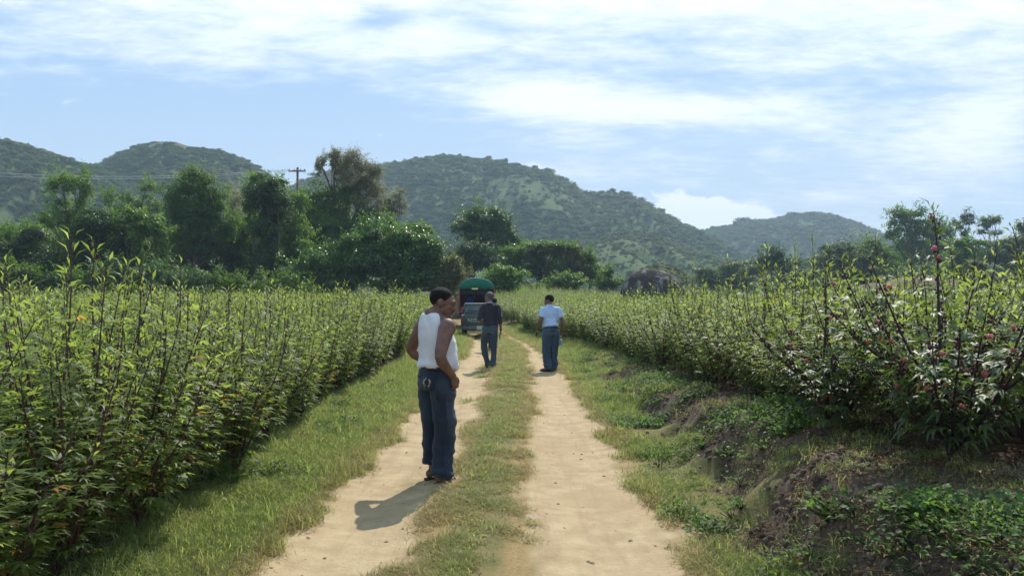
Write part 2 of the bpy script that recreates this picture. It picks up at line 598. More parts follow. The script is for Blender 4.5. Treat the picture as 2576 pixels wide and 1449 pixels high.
def build_ground():
    fx = np.concatenate([np.arange(-7, -2.6, .07), np.arange(-2.6, 4.4, .032), np.arange(4.4, 7, .07)])
    g = 7 + np.cumsum(.08 * 1.16 ** np.arange(48))
    xs = np.concatenate([-g[::-1], fx, g])
    y1 = np.concatenate([np.arange(2.2, 9, .034), np.arange(9, 16, .06)]); y2 = np.arange(16, 60, .22)
    g = 60 + np.cumsum(.3 * 1.15 ** np.arange(46))
    ys = np.concatenate([[-60, -30, -15, -8, -4, -1, 1, 1.8], y1, y2, g])
    X, Y = np.meshgrid(xs, ys)
    Z = ground_z(X, Y)
    tr, so, dr = masks(X, Y)
    V = np.stack([X, Y, Z], -1).reshape(-1, 3)
    nx, ny = len(xs), len(ys)
    i = np.arange(ny - 1)[:, None] * nx
    j = np.arange(nx - 1)[None, :]
    F = np.stack([i + j, i + j + 1, i + nx + j + 1, i + nx + j], -1).reshape(-1, 4)
    me = make_mesh('ground', V, F, [mat_ground()], True, {'masks': np.stack([tr, so, dr], -1).reshape(-1, 3)})
    tag(ob('ground', me), kind='structure')


build_ground()

# ------------------------------------------------------------------ hills

HILLS = [  # crest depth, half depth, crest line (px, py), noise, bush density, shade of ground
    ("hill", 400, 190, [(-900, 420), (-500, 330), (-200, 325), (0, 346), (40, 352), (100, 370), (160, 392), (235, 414), (300, 452), (400, 530), (500, 620), (620, 745)]),
    ("hill", 500, 230, [(-60, 730), (60, 600), (150, 500), (240, 418), (300, 384), (350, 362), (400, 350), (440, 350), (470, 361), (520, 365), (560, 379), (610, 400), (650, 424), (690, 450), (740, 494), (800, 560), (880, 650), (960, 745)]),
    ("hill", 640, 300, [(420, 745), (560, 640), (650, 560), (700, 500), (760, 456), (800, 440), (870, 424), (950, 414), (1000, 409), (1060, 396), (1100, 389), (1165, 389), (1200, 397), (1300, 413), (1380, 435), (1430, 460), (1470, 486), (1530, 484), (1580, 491), (1640, 520), (1700, 555), (1740, 573), (1800, 604), (1900, 655), (2050, 745)]),
    ("hill", 920, 330, [(1300, 745), (1500, 665), (1650, 606), (1760, 582), (1830, 566), (1900, 556), (1950, 552), (2000, 537), (2050, 532), (2100, 540), (2150, 555), (2190, 573), (2260, 606), (2400, 660), (2700, 745)]),
    ("hill", 420, 150, [(1280, 745), (1400, 690), (1462, 634), (1500, 600), (1550, 578), (1610, 576), (1690, 602), (1760, 628), (1850, 655), (1950, 690), (2080, 745)]),
    ("hill", 150, 20, [(1535, 752), (1575, 690), (1612, 655), (1660, 640), (1705, 652), (1745, 688), (1790, 752)]),
    ("hill", 230, 80, [(1650, 750), (1760, 705), (1850, 672), (1950, 655), (2050, 640), (2150, 620), (2230, 606), (2300, 604), (2400, 610), (2500, 612), (2600, 610), (2800, 605), (3100, 625), (3500, 745)]),
]


def mat_hill():
    m = bpy.data.materials.new('hill_ground')
    m.use_nodes = True
    t = NT(m.node_tree)
    out = t.n('ShaderNodeOutputMaterial')
    p = t.n('ShaderNodeBsdfPrincipled')
    t.link(p.outputs[0], out.inputs[0])
    tc = t.n('ShaderNodeTexCoord')
    P = tc.outputs['Object']
    at = t.n('ShaderNodeAttribute', attribute_name='bare')
    g = t.mix(t.ramp(t.noise(P, .05, 5), .35, .65), rgb(.056, .095, .032), rgb(.105, .135, .048))
    g = t.mix(t.math('MULTIPLY', t.ramp(t.noise(P, .5, 4), .45, .7), .5), g, rgb(.06, .07, .03))
    g = t.mix(t.math('MULTIPLY', at.outputs['Fac'], .85), g, t.mix(t.ramp(t.noise(P, .12, 4), .4, .6), rgb(.15, .08, .055), rgb(.10, .085, .045)))
    t.link(g, p.inputs['Base Color'])
    p.inputs['Roughness'].default_value = 1.0
    p.inputs['Specular IOR Level'].default_value = .1
    return m


M_HILL = mat_hill()
HILL_F = []


def build_hills():
    for hi, (nm, Yc, D, prof) in enumerate(HILLS):
        pr = np.array(prof, float)
        hx = (pr[:, 0] - 1288) / FPX * Yc
        hz = CAMZ - (pr[:, 1] - HORIZ) / FPX * Yc

        def H(x, y, hx=hx, hz=hz, Yc=Yc, D=D, hi=hi):
            c = np.interp(x * Yc / y, hx, hz, left=-4, right=-4)
            c = np.maximum(c, -4)
            s = (y - Yc) / D
            gul = fbm(x * (14 / D) + 3 * s, s * 1.3 + hi * 7, 0, 60 + hi, 4)
            rid = 1 - np.abs(2 * gul - 1) * 1.0
            g = np.where(s < 0, np.cos(np.clip(s, -1, 0) * np.pi / 2) ** 1.35, np.cos(np.clip(s, 0, 1) * np.pi / 2))
            a = np.clip(1 - g, 0, 1) * g * 2.2
            return c * .97 * (g - a * .46 * (1 - rid)) - 1.5

        nx = 150 if hi < 3 else 110
        ny = 70
        xs = np.linspace(hx.min(), hx.max(), nx)
        ys = np.linspace(Yc - D, Yc + D * .6, ny)
        X, Y = np.meshgrid(xs, ys)
        Z = H(X, Y)
        bare = np.zeros_like(X)
        if hi == 1:
            c = pt(505, 372, Yc)
            bare = sstep(1.1, .6, np.hypot((X - c[0]) / 22, (Y - Yc + 22) / 40) + .5 * (fbm(X * .05, Y * .05, 0, 3, 3) - .5))
        if hi == 3:
            c = pt(2080, 570, Yc)
            bare = .7 * sstep(1.1, .5, np.hypot((X - c[0]) / 42, (Y - Yc + 60) / 50) + .6 * (fbm(X * .03, Y * .03, 0, 3, 3) - .5))
        if hi == 5: bare = bare + .30
        i = np.arange(ny - 1)[:, None] * nx
        j = np.arange(nx - 1)[None, :]
        F = np.stack([i + j, i + j + 1, i + nx + j + 1, i + nx + j], -1).reshape(-1, 4)
        me = make_mesh('hill', np.stack([X, Y, Z], -1).reshape(-1, 3), F, [M_HILL], True, {'bare': bare.ravel()})
        tag(ob('hill', me), kind='structure')
        HILL_F.append((H, hx.min(), hx.max(), Yc, D))


build_hills()

# ------------------------------------------------------------------ leaves, plants


def norm(v):
    return v / (np.linalg.norm(v, axis=-1, keepdims=True) + 1e-9)


def leaves(mb, P, D, N, L, W, tint, lobes=(0.0,), lob_len=(1.0,), fold=.18, droop=.15, fine=True):
    """lanceolate leaf lobes: P base, D direction, N upper side, L length, W width"""
    P, D, N = np.asarray(P, float), norm(np.asarray(D, float)), np.asarray(N, float)
    n = len(P)
    L = np.broadcast_to(np.asarray(L, float), (n,))[:, None]
    W = np.broadcast_to(np.asarray(W, float), (n,))[:, None]
    S = norm(np.cross(D, N)); N = np.cross(S, D)
    for ang, ll in zip(lobes, lob_len):
        d = D * math.cos(ang) + S * math.sin(ang)
        s = S * math.cos(ang) - D * math.sin(ang)
        l = L * ll
        base = P
        tip = P + d * l - N * l * droop
        mid = P + d * l * .45 + N * l * droop * .25
        lf = mid + s * W * .5 + N * W * fold
        rt = mid - s * W * .5 + N * W * fold
        if fine:
            V = np.stack([base, rt, tip, lf, mid], 1).reshape(-1, 3)
            i = np.arange(n)[:, None] * 5
            F = np.concatenate([i + np.array([[0, 1, 4]]), i + np.array([[1, 2, 4]]), i + np.array([[2, 3, 4]]), i + np.array([[3, 0, 4]])])
            C = np.repeat(tint, 5, 0)
        else:
            V = np.stack([base, rt, tip, lf], 1).reshape(-1, 3)
            i = np.arange(n)[:, None] * 4
            F = i + np.array([[0, 1, 2, 3]])
            C = np.repeat(tint, 4, 0)
        mb.add(V, F, C)


def rand_dirs(g, n):
    v = g.normal(size=(n, 3))
    return norm(v)


def roselle(seed, H=1.85, branches=6, nleaf=30, leafL=.125, fine=True, spread=.30, bushy=False, wide=1.0):
    """returns (stem MB, foliage MB, buds MB, list of flower spots)"""
    g = np.random.default_rng(seed)
    st, fo, bu = MB(), MB(), MB()
    flowers = []
    nb = branches + 1
    for b in range(nb):
        az = 2 * np.pi * (b + g.uniform(-.35, .35)) / max(branches, 1)
        if b == 0:
            h, sp, z0 = H, g.uniform(.0, .08), .0
        else:
            h, sp, z0 = H * g.uniform(.62, .93), spread * g.uniform(.6, 1.3), g.uniform(.03, .30)
            if bushy: h, z0 = H * g.uniform(.35, .80), g.uniform(.08, .5)
        k = 7
        t = np.linspace(0, 1, k)
        out = sp * (t ** (.75 if bushy else .9)) + (.0 if b == 0 else .02)
        wob = np.cumsum(g.normal(0, .012, (k, 2)), 0)
        path = np.stack([np.cos(az) * out + wob[:, 0], np.sin(az) * out + wob[:, 1], z0 + (h - z0) * t], 1)
        path[0, :2] = (0, 0) if b else path[0, :2] * 0
        r0 = (.014 if b == 0 else .010) * (1.25 if bushy else 1)
        st.tube(path, np.linspace(r0, .0028, k), 5 if fine else 3, cap=False)
        nl = int(nleaf * (1.2 if b == 0 else g.uniform(.75, 1.1)))
        lo = .10 if not bushy else .10
        tt = lo + (1 - lo) * (np.arange(nl) + g.uniform(0, 1, nl)) / nl
        pp = np.stack([np.interp(tt, t, path[:, c]) for c in range(3)], 1)
        fa = np.arange(nl) * 2.4 + g.uniform(0, 6)
        up = np.where(tt > .86, 1.5, .25) + g.normal(0, .35, nl) - (.5 if bushy else .15) * (1 - tt)
        D = norm(np.stack([np.cos(fa), np.sin(fa), up], 1))
        pet = .03 + .07 * (1 - tt) * g.uniform(.4, 1.2, nl)
        base = pp + D * pet[:, None]
        Nn = norm(np.array([0, 0, 1.0]) + .45 * rand_dirs(g, nl))
        L = leafL * (1.05 - .30 * tt) * g.uniform(.7, 1.2, nl)
        W = L * g.uniform(.17, .26, nl) * wide
        v = g.uniform(.65, 1.35, nl)[:, None]
        tint = np.ones((nl, 3)) * v
        young = sstep(.75, 1, tt)[:, None]
        tint = tint * (1 + young * np.array([[.10, .06, 0.]]))
        old = (g.uniform(size=nl) < .05 * (1 - tt) ** 1.5)[:, None]
        tint = np.where(old, tint * np.array([[2.6, 1.0, .9]]), tint)
        thr = tt < .88
        for sel, lb, ll in ((thr, (0.0, .62, -.62), (1.0, .78, .78)), (~thr, (0.0,), (1.0,))):
            if sel.any():
                leaves(fo, base[sel], D[sel], Nn[sel], L[sel], W[sel], tint[sel], lb, ll, fine=fine, droop=.22)
        if fine:   # thin petioles
            for q in range(0, nl, 2):
                st.tube([pp[q], base[q]], [.0022, .0016], 3, cap=False)
        if bushy or g.uniform() < .3:
            nbud = int(nl * (.65 if bushy else .25))
            for q in range(nbud):
                s = g.uniform(.30, .97)
                c = np.array([np.interp(s, t, path[:, i]) for i in range(3)])
                a = g.uniform(0, 6.28)
                c = c + .022 * np.array([math.cos(a), math.sin(a), .25])
                bu.ell(c, (.0085, .0085, .013), 5, 4)
                if bushy and g.uniform() < .13:
                    flowers.append(c + .03 * np.array([math.cos(a), math.sin(a), .1]))
    return st, fo, bu, flowers


def flower_mesh(name):
    g = np.random.default_rng(3)
    mb = MB()
    a = np.arange(7) * 2 * np.pi / 7
    D = np.stack([np.cos(a) * .8, np.sin(a) * .8, np.full(7, .55)], 1)
    leaves(mb, np.zeros((7, 3)), D, np.tile([0, 0, 1.0], (7, 1)), .024, .026, np.ones((7, 3)), fold=-.3, droop=-.5)
    D[:, 2] = 1.3
    leaves(mb, np.zeros((7, 3)), D, np.tile([0, 0, 1.0], (7, 1)), .022, .022, np.ones((7, 3)), fold=-.3, droop=-.5)
    mb.ell((0, 0, .012), (.013, .013, .014), 10, 7)
    return mb.mesh(name, [M_PETAL])


def in_view(x, y, m=.06):
    return y > 1.5 and abs(x) / y < .643 + m + .5 / y


def left_edge(y):
    return np.interp(y, [0, 5, 10, 18, 26, 36, 60, 100], [-2.25, -2.32, -2.52, -2.80, -2.95, -3.0, -6.0, -16.0])


def right_edge(y):
    return np.interp(y, [0, 5, 10, 15, 22, 30, 40, 60, 100], [2.9, 2.75, 2.62, 2.62, 2.55, 1.85, .9, -1.4, -9.5])


def scatter(name, P, rot, scl, idx, sources, dry=None, parent=None):
    """one object whose points carry copies of the source meshes (grass, scrub and the like)"""
    P = np.asarray(P, np.float32)
    me = bpy.data.meshes.new(name)
    me.vertices.add(len(P))
    me.vertices.foreach_set('co', P.ravel())
    for k, v, tp, fld in (('rot', rot, 'FLOAT_VECTOR', 'vector'), ('scl', scl, 'FLOAT_VECTOR', 'vector'), ('idx', idx, 'INT', 'value'), ('dry', dry, 'FLOAT', 'value')):
        if v is None: continue
        at = me.attributes.new(k, tp, 'POINT')
        at.data.foreach_set(fld, np.asarray(v, np.int32 if tp == 'INT' else np.float32).ravel())
    o = ob(name, me, parent)
    src = bpy.data.collections.new(name + '_source')
    for i, m in enumerate(sources):
        so = bpy.data.objects.new('%s_source_%02d' % (name, i), m)
        src.objects.link(so)
    ng = bpy.data.node_groups.new(name + '_nodes', 'GeometryNodeTree')
    ng.interface.new_socket('Geometry', in_out='INPUT', socket_type='NodeSocketGeometry')
    ng.interface.new_socket('Geometry', in_out='OUTPUT', socket_type='NodeSocketGeometry')
    gi, go = ng.nodes.new('NodeGroupInput'), ng.nodes.new('NodeGroupOutput')
    iop = ng.nodes.new('GeometryNodeInstanceOnPoints')
    ci = ng.nodes.new('GeometryNodeCollectionInfo')
    ci.inputs['Collection'].default_value = src
    ci.inputs['Separate Children'].default_value = True
    ci.inputs['Reset Children'].default_value = True

    def att(nm, tp):
        a = ng.nodes.new('GeometryNodeInputNamedAttribute')
        a.data_type = tp
        a.inputs['Name'].default_value = nm
        return a.outputs['Attribute']
    L = ng.links.new
    L(gi.outputs[0], iop.inputs['Points'])
    L(ci.outputs[0], iop.inputs['Instance'])
    iop.inputs['Pick Instance'].default_value = True
    L(att('idx', 'INT'), iop.inputs['Instance Index'])
    e2r = ng.nodes.new('FunctionNodeEulerToRotation')
    L(att('rot', 'FLOAT_VECTOR'), e2r.inputs[0])
    L(e2r.outputs[0], iop.inputs['Rotation'])
    L(att('scl', 'FLOAT_VECTOR'), iop.inputs['Scale'])
    L(iop.outputs[0], go.inputs[0])
    md = o.modifiers.new('scatter', 'NODES')
    md.node_group = ng
    return o


def build_crop():
    # prototypes; the small calyces stay in the foliage mesh
    def foliage(fo, bu, mat):
        nf = sum(len(f) for f in fo.F)
        V = np.concatenate(fo.V + bu.V)
        F = fo.F + [f + fo.n for f in bu.F]
        mi = np.concatenate([np.zeros(nf, int), np.ones(sum(len(f) for f in bu.F), int)])
        return make_mesh('foliage', V, F, [mat, M_BUD], False, {'tint': np.concatenate(fo.C + bu.C)}, mi)

    def proto(kind, seed, mats, **kw):
        st, fo, bu, fl = roselle(seed, **kw)
        return (st.mesh('stem', [mats[0]], True, False), foliage(fo, bu, mats[1]), None, fl)

    lv = [proto('l', 100 + i, (M_STEM, M_CROP), H=1.80 + .04 * (i % 3), branches=8, nleaf=58, leafL=.112, spread=.36) for i in range(6)]
    rv = [proto('r', 200 + i, (M_STEM, M_CROP), H=1.45 + .08 * (i % 3), branches=11, nleaf=46, leafL=.105, spread=.50) for i in range(4)]
    lod = []
    for i in range(5):
        st, fo, bu, fl = roselle(300 + i, H=1.85, branches=8, nleaf=40, leafL=.130, fine=False, wide=1.35, spread=.38)
        n = fo.n
        V = np.concatenate(fo.V + st.V)
        nf = sum(len(f) for f in fo.F)
        F = fo.F + [f + n for f in st.F]
        mi = np.concatenate([np.zeros(nf, int), np.ones(sum(len(f) for f in st.F), int)])
        lod.append(make_mesh('far_plant', V, F, [M_CROP, M_STEM], False, {'tint': np.concatenate(fo.C + st.C)}, mi))

    # every plant of both fields, in rows
    g = np.random.default_rng(42)
    plants = []
    for r in range(80):
        step = .44 if r < 6 else .55
        off = (.62 if r < 6 else .75)
        for y in np.arange(2.4, 52, step):
            x = left_edge(y) - .12 - r * off + g.normal(0, .07)
            yy = y + g.normal(0, .09)
            if g.uniform() < .05: continue
            if in_view(x, yy): plants.append((x, yy, 0, r))
    for r in range(90):
        step = .50 if r < 5 else .62
        off = .70 if r < 5 else .85
        for y in np.arange(3.2, 98, step):
            if y > 40 and g.uniform() < .35: continue
            x = right_edge(y) + .25 + r * off + g.normal(0, .09)
            yy = y + g.normal(0, .1)
            if yy < 5.5 and r < 1: continue
            if np.hypot(x - 2.78, yy - 5.06) < .55: continue
            if x > 14 + .12 * yy and yy > 32: continue
            if np.hypot(x - 11.6, yy - 67) < 4: continue
            if in_view(x, yy): plants.append((x, yy, 1, r))
    plants = np.array(plants)
    d = np.hypot(plants[:, 0], plants[:, 1])
    score = d * (1 + .16 * plants[:, 3])
    order = np.argsort(score)
    near, far = order[:262], order[262:]
    LBL = {
        (0, 0): ("leafy roselle plant in the outermost row of the left field beside the grass verge", "roselle plants in the left field's outermost row"),
        (0, 1): ("leafy roselle plant inside the left field behind its outermost row", "roselle plants inside the left field"),
        (1, 0): ("branching roselle plant at the front of the right field on the earth bank", "roselle plants at the front of the right field"),
        (1, 1): ("roselle plant inside the right field behind the front plants", "roselle plants inside the right field"),
    }

    def place(pr, x, y, s, hz, rz, label, group, tilt=(0, 0)):
        root = thing('roselle_plant', label, 'roselle plant', (x, y, float(ground_z(x, y)) - .02), rz, group)
        root.rotation_euler = (tilt[0], tilt[1], rz)
        root.scale = (s, s, hz)
        ob('stem', pr[0], root)
        ob('foliage', pr[1], root)
        return root

    for i in near:
        x, y, f, r = plants[i]
        pr = (lv if f == 0 else rv)[g.integers(0, 6 if f == 0 else 4)]
        lab, grp = LBL[(int(f), 0 if r == 0 else 1)]
        hz = (g.uniform(.80, 1.08) + .22 * (fbm(x * .7, y * .7, 0, 401, 2) - .5)) * (np.interp(y, [4, 22], [.83, .98]) if f == 0 else .95)
        if f == 0 and r >= 1: hz = (g.uniform(.82, 1.08) + .22 * (fbm(x * .7, y * .7, 0, 401, 2) - .5)) * np.interp(y, [4, 22], [.86, .98])
        if f == 0 and y < 4.6 and r == 0: hz *= .8
        place(pr, x, y, g.uniform(.85, 1.12), hz, g.uniform(0, 6.28), lab, grp, g.normal(0, .085, 2))
    # a few stand out by height
    for px, py, Y, lab in ((155, 590, 4.6, "tall roselle plant whose top leaves rise highest over the left field"),
                           (235, 598, 5.4, "tall roselle plant with upright tip leaves right of the tallest on the left"),
                           (340, 655, 5.6, "tall roselle plant poking out of the left field before the dark thicket"),
                           (440, 668, 6.2, "slim roselle plant rising over the left field below the broad green tree")):
        p = pt(px, py, Y)
        gz = float(ground_z(p[0], p[1]))
        place(lv[int(px) % 6], p[0], p[1], 1.0, (p[2] - gz) / 1.86, px * .7, lab, None)
    for px, py, Y, lab in ((1912, 608, 9.5, "tall thin roselle plant rising over the right field before the far green hill"),
                           (2000, 598, 9.0, "tallest of the thin roselle tips in the middle of the right field"),
                           (2210, 618, 7.6, "tall roselle plant with pointed leaves left of the flowering bush"),
                           (1740, 655, 13, "tall roselle plant standing right of the streaked boulder"),
                           (2050, 612, 10.5, "thin roselle plant in the right field below the far bare slope")):
        p = pt(px, py, Y)
        gz = float(ground_z(p[0], p[1]))
        place(rv[int(px) % 4], p[0], p[1], .9, (p[2] - gz) / 1.5, px * .7, lab, None)
    # the dark flowering bush on the bank
    st, fo, bu, fl = roselle(901, H=1.66, branches=27, nleaf=44, leafL=.118, spread=.72, bushy=True, wide=1.1)
    root = thing('roselle_plant', 'big dark stemmed roselle bush with pink flowers on the bank at the right', 'roselle plant',
                 (2.78, 5.06, float(ground_z(2.78, 5.06)) - .03), 2.2)
    ob('stem', st.mesh('stem', [M_STEMD], True, False), root)
    ob('foliage', foliage(fo, bu, M_CROPD), root)
    fm = flower_mesh('flower')
    for q, c in enumerate(fl[:34]):
        ob('flower', fm, root, c, (g.uniform(-1, 1), g.uniform(-1, 1), 0), (g.uniform(.7, 1.1),) * 3)
    # neighbour with flowers
    st, fo, bu, fl = roselle(907, H=1.25, branches=16, nleaf=40, leafL=.11, spread=.60, bushy=True, wide=1.1)
    root = thing('roselle_plant', 'low sprawling roselle bush with pink flowers left of the tall dark one', 'roselle plant',
                 (2.50, 6.3, float(ground_z(2.50, 6.3)) - .03), .6)
    ob('stem', st.mesh('stem', [M_STEMD], True, False), root)
    ob('foliage', foliage(fo, bu, M_CROPD), root)
    for q, c in enumerate(fl[:12]):
        ob('flower', fm, root, c, (g.uniform(-1, 1), g.uniform(-1, 1), 0))
    # the rest of both fields
    P = plants[far]
    n = len(P)
    z = ground_z(P[:, 0], P[:, 1])
    s = g.uniform(.85, 1.15, n)
    hz = np.where(P[:, 2] == 0, g.uniform(.88, 1.04, n) * np.interp(P[:, 1], [4, 22, 40], [.86, .96, .98]), g.uniform(.70, .94, n))
    o = scatter('field_crop', np.stack([P[:, 0], P[:, 1], z - .02], 1), np.stack([g.normal(0, .05, n), g.normal(0, .05, n), g.uniform(0, 6.28, n)], 1),
                np.stack([s, s, hz], 1), g.integers(0, 5, n), lod)
    tag(o, 'dense green roselle crop filling both fields farther back', 'crop', kind='stuff')
    print('plants', len(plants))


build_crop()


# ------------------------------------------------------------------ grass, weeds, litter

def tuft(seed, n=26, h=.11, w=.0045, spread=.05, lean=.7):
    g = np.random.default_rng(seed)
    mb = MB()
    P = np.stack([g.normal(0, spread, n), g.normal(0, spread, n), np.zeros(n) - .005], 1)
    az = g.uniform(0, 6.28, n)
    le = np.abs(g.normal(0, lean, n))
    D = norm(np.stack([np.cos(az) * le, np.sin(az) * le, np.ones(n)], 1))
    N = norm(np.stack([-np.cos(az), -np.sin(az), le], 1))
    leaves(mb, P, D, N, h * g.uniform(.5, 1.3, n), w * g.uniform(.8, 1.4, n), np.ones((n, 3)) * g.uniform(.75, 1.25, (n, 1)), fine=True, fold=.2, droop=.35)
    return mb.mesh('grass_tuft', [M_GRASS])


def weed(seed, n=52, r=.14, h=.13, leaf=.034):
    g = np.random.default_rng(seed)
    mb = MB()
    a = g.uniform(0, 6.28, n)
    rr = r * np.sqrt(g.uniform(0, 1, n))
    P = np.stack([rr * np.cos(a), rr * np.sin(a), h * g.uniform(.15, 1, n) * (1 - .5 * rr / r)], 1)
    b = a + g.normal(0, .9, n)
    D = norm(np.stack([np.cos(b), np.sin(b), g.normal(.25, .35, n)], 1))
    N = norm(np.array([0, 0, 1.]) + .5 * rand_dirs(g, n))
    L = leaf * g.uniform(.6, 1.3, n)
    leaves(mb, P, D, N, L, L * .6, np.ones((n, 3)) * g.uniform(.7, 1.3, (n, 1)), fold=.12)
    for i in range(0, n, 3):
        mb.tube([(0, 0, 0), P[i] * np.array([.6, .6, .7]), P[i]], [.003, .002, .001], 3, cap=False, col=(.6, .5, .5))
    return mb.mesh('weed', [M_WEED])


def build_grass():
    g = np.random.default_rng(77)
    src = [tuft(i, 30, .062 + .014 * (i % 3), .0056, .055, .95) for i in range(5)] + [tuft(20 + i, 14, .16, .0042, .035, .5) for i in range(2)]
    # candidate spots: denser close by
    N = 290000
    y = 2.4 * (46 / 2.4) ** g.uniform(0, 1, N)
    u = g.uniform(-2.9, 2.9, N)
    x = u + road_c(y)
    keep = np.abs(x) / y < .69
    x, y, u = x[keep], y[keep], u[keep]
    tr, so, dr = masks(x, y)
    patch = fbm(x * 1.3, y * 1.3, 0, 91, 3)
    dens = (1 - sstep(.25, .75, tr)) * (1 - .93 * so * (u > 0)) * sstep(.30, .52, patch + .22 * (u < -1.3))
    dens = dens * np.where(u < left_edge(y) - road_c(y) - .1, .25, 1)
    strip = np.abs(u + .28) < .5
    dens = dens * np.where(strip, .98 * sstep(.24, .50, fbm(x * 1.9, y * 1.5, 0, 555, 3)), 1)
    k = g.uniform(0, 1, len(x)) < dens * .30
    x, y, u, dr, strip = x[k], y[k], u[k], dr[k], strip[k]
    n = len(x)
    print('tufts', n)
    z = ground_z(x, y)
    s = g.uniform(.55, 1.15, n) * np.interp(y, [4, 12, 30, 46], [.85, 1.15, 1.7, 2.1])
    clump = fbm(x * 2.1, y * 2.1, 0, 191, 3)
    hgt = s * (.45 + 1.15 * clump + .9 * (g.uniform(size=n) < .05)) * np.where(strip, .62, .88) * g.uniform(.7, 1.15, n)
    dryv = np.clip(dr * g.uniform(.1, .95, n) + .30 * (g.uniform(size=n) < .2) + .25 * (np.abs(u + .3) < .5) * g.uniform(0, 1.7, n), 0, 1)
    idx = np.where(g.uniform(size=n) < .86, g.integers(0, 5, n), g.integers(5, 7, n))
    o = scatter('grass', np.stack([x, y, z], 1), np.stack([g.normal(0, .12, n), g.normal(0, .12, n), g.uniform(0, 6.28, n)], 1),
                np.stack([s, s, hgt], 1), idx, src, dryv)
    tag(o, 'short green and dry grass on the verges and between the wheel tracks', 'grass', kind='stuff')
    # weeds: on the bank, along the verge edge
    ws = [weed(50 + i) for i in range(5)]
    N = 18000
    y = 2.4 * (30 / 2.4) ** g.uniform(0, 1, N)
    u = np.where(g.uniform(size=N) < .72, g.uniform(1.15, 3.2, N), g.uniform(-3.0, -1.9, N))
    x = u + road_c(y)
    cl = fbm(x * .9, y * .9, 0, 123, 3)
    k = (np.abs(x) / y < .70) & (g.uniform(size=N) < .17 * sstep(.53, .66, cl + .12 * np.exp(-((u - 1.75) / .35) ** 2) * np.exp(-((y - 5.2) / 1.6) ** 2) + .05 * ((y < 5.4) & (u > 1.9))))
    x, y = x[k], y[k]
    n = len(x)
    z = ground_z(x, y)
    s = g.uniform(.5, 1.3, n)
    o = scatter('weeds', np.stack([x, y, z - .01], 1), np.stack([g.normal(0, .2, n), g.normal(0, .2, n), g.uniform(0, 6.28, n)], 1),
                np.stack([s, s, s * g.uniform(.7, 1.4, n)], 1), g.integers(0, 5, n), ws)
    tag(o, 'low broad leaved weeds on the shaded bank and field edge', 'weeds', kind='stuff')
    # small clods and pebbles on the track and bank
    peb = []
    for i in range(4):
        V, F = ellipsoid((0, 0, 0), (1, .8, .55), 8, 6)
        V = V * (1 + .5 * (vnoise(V[:, 0] * 1.7 + i * 5, V[:, 1] * 1.7, V[:, 2] * 1.7, 9) - .5))[:, None]
        peb.append(make_mesh('pebble', V, F, [M_PEB], True))
    N = 750
    y = 3.8 * (22 / 3.8) ** g.uniform(0, 1, N)
    u = g.uniform(-1.7, 3.0, N)
    x = u + road_c(y)
    k = (np.abs(x) / y < .7)
    x, y, u = x[k], y[k], u[k]
    n = len(x)
    s = .004 + .016 * g.uniform(0, 1, n) ** 4 + .010 * (u > 1.4) * g.uniform(0, 1, n)
    o = scatter('gravel', np.stack([x, y, ground_z(x, y) + s * .15], 1), g.uniform(0, 6.28, (n, 3)) * np.array([.1, .1, 1]), np.stack([s] * 3, 1), g.integers(0, 4, n), peb)
    tag(o, 'small clods and stones on the sandy track and bank', 'gravel', kind='stuff')
    cl = []
    for i in range(4):
        V, F = ellipsoid((0, 0, 0), (1, .85, .6), 10, 7)
        V = V * (1 + .8 * (fbm(V[:, 0] * 1.9 + i * 5, V[:, 1] * 1.9, V[:, 2] * 1.9, 19, 3) - .5))[:, None]
        cl.append(make_mesh('clod', V, F, [M_CLOD], True))
    N = 60000
    y = 2.4 * (20 / 2.4) ** g.uniform(0, 1, N)
    u = g.uniform(1.3, 4.0, N)
    x = u + road_c(y)
    tr, so, dr = masks(x, y)
    k = (np.abs(x) / y < .7) & (g.uniform(size=N) < .5 * so * sstep(.35, .6, fbm(x * 1.6, y * 1.6, 0, 77, 3)) + .01)
    x, y = x[k], y[k]
    n = len(x)
    s = .006 + .030 * g.uniform(0, 1, n) ** 3.5
    o = scatter('soil_clods', np.stack([x, y, ground_z(x, y) + s * .2], 1), g.uniform(-3, 3, (n, 3)) * np.array([.25, .25, 1]), np.stack([s] * 3, 1), g.integers(0, 4, n), cl)
    tag(o, 'crumbly dark soil clods on the earth bank', 'soil', kind='stuff')


M_CLOD = mat_basic('soil_clod', (.10, .072, .05), .95, .4, 2)
M_LITTER = mat_leaf('dead_leaf', (.20, .13, .07), (.16, .10, .05), .8, .25, .15, .4, tint=True)


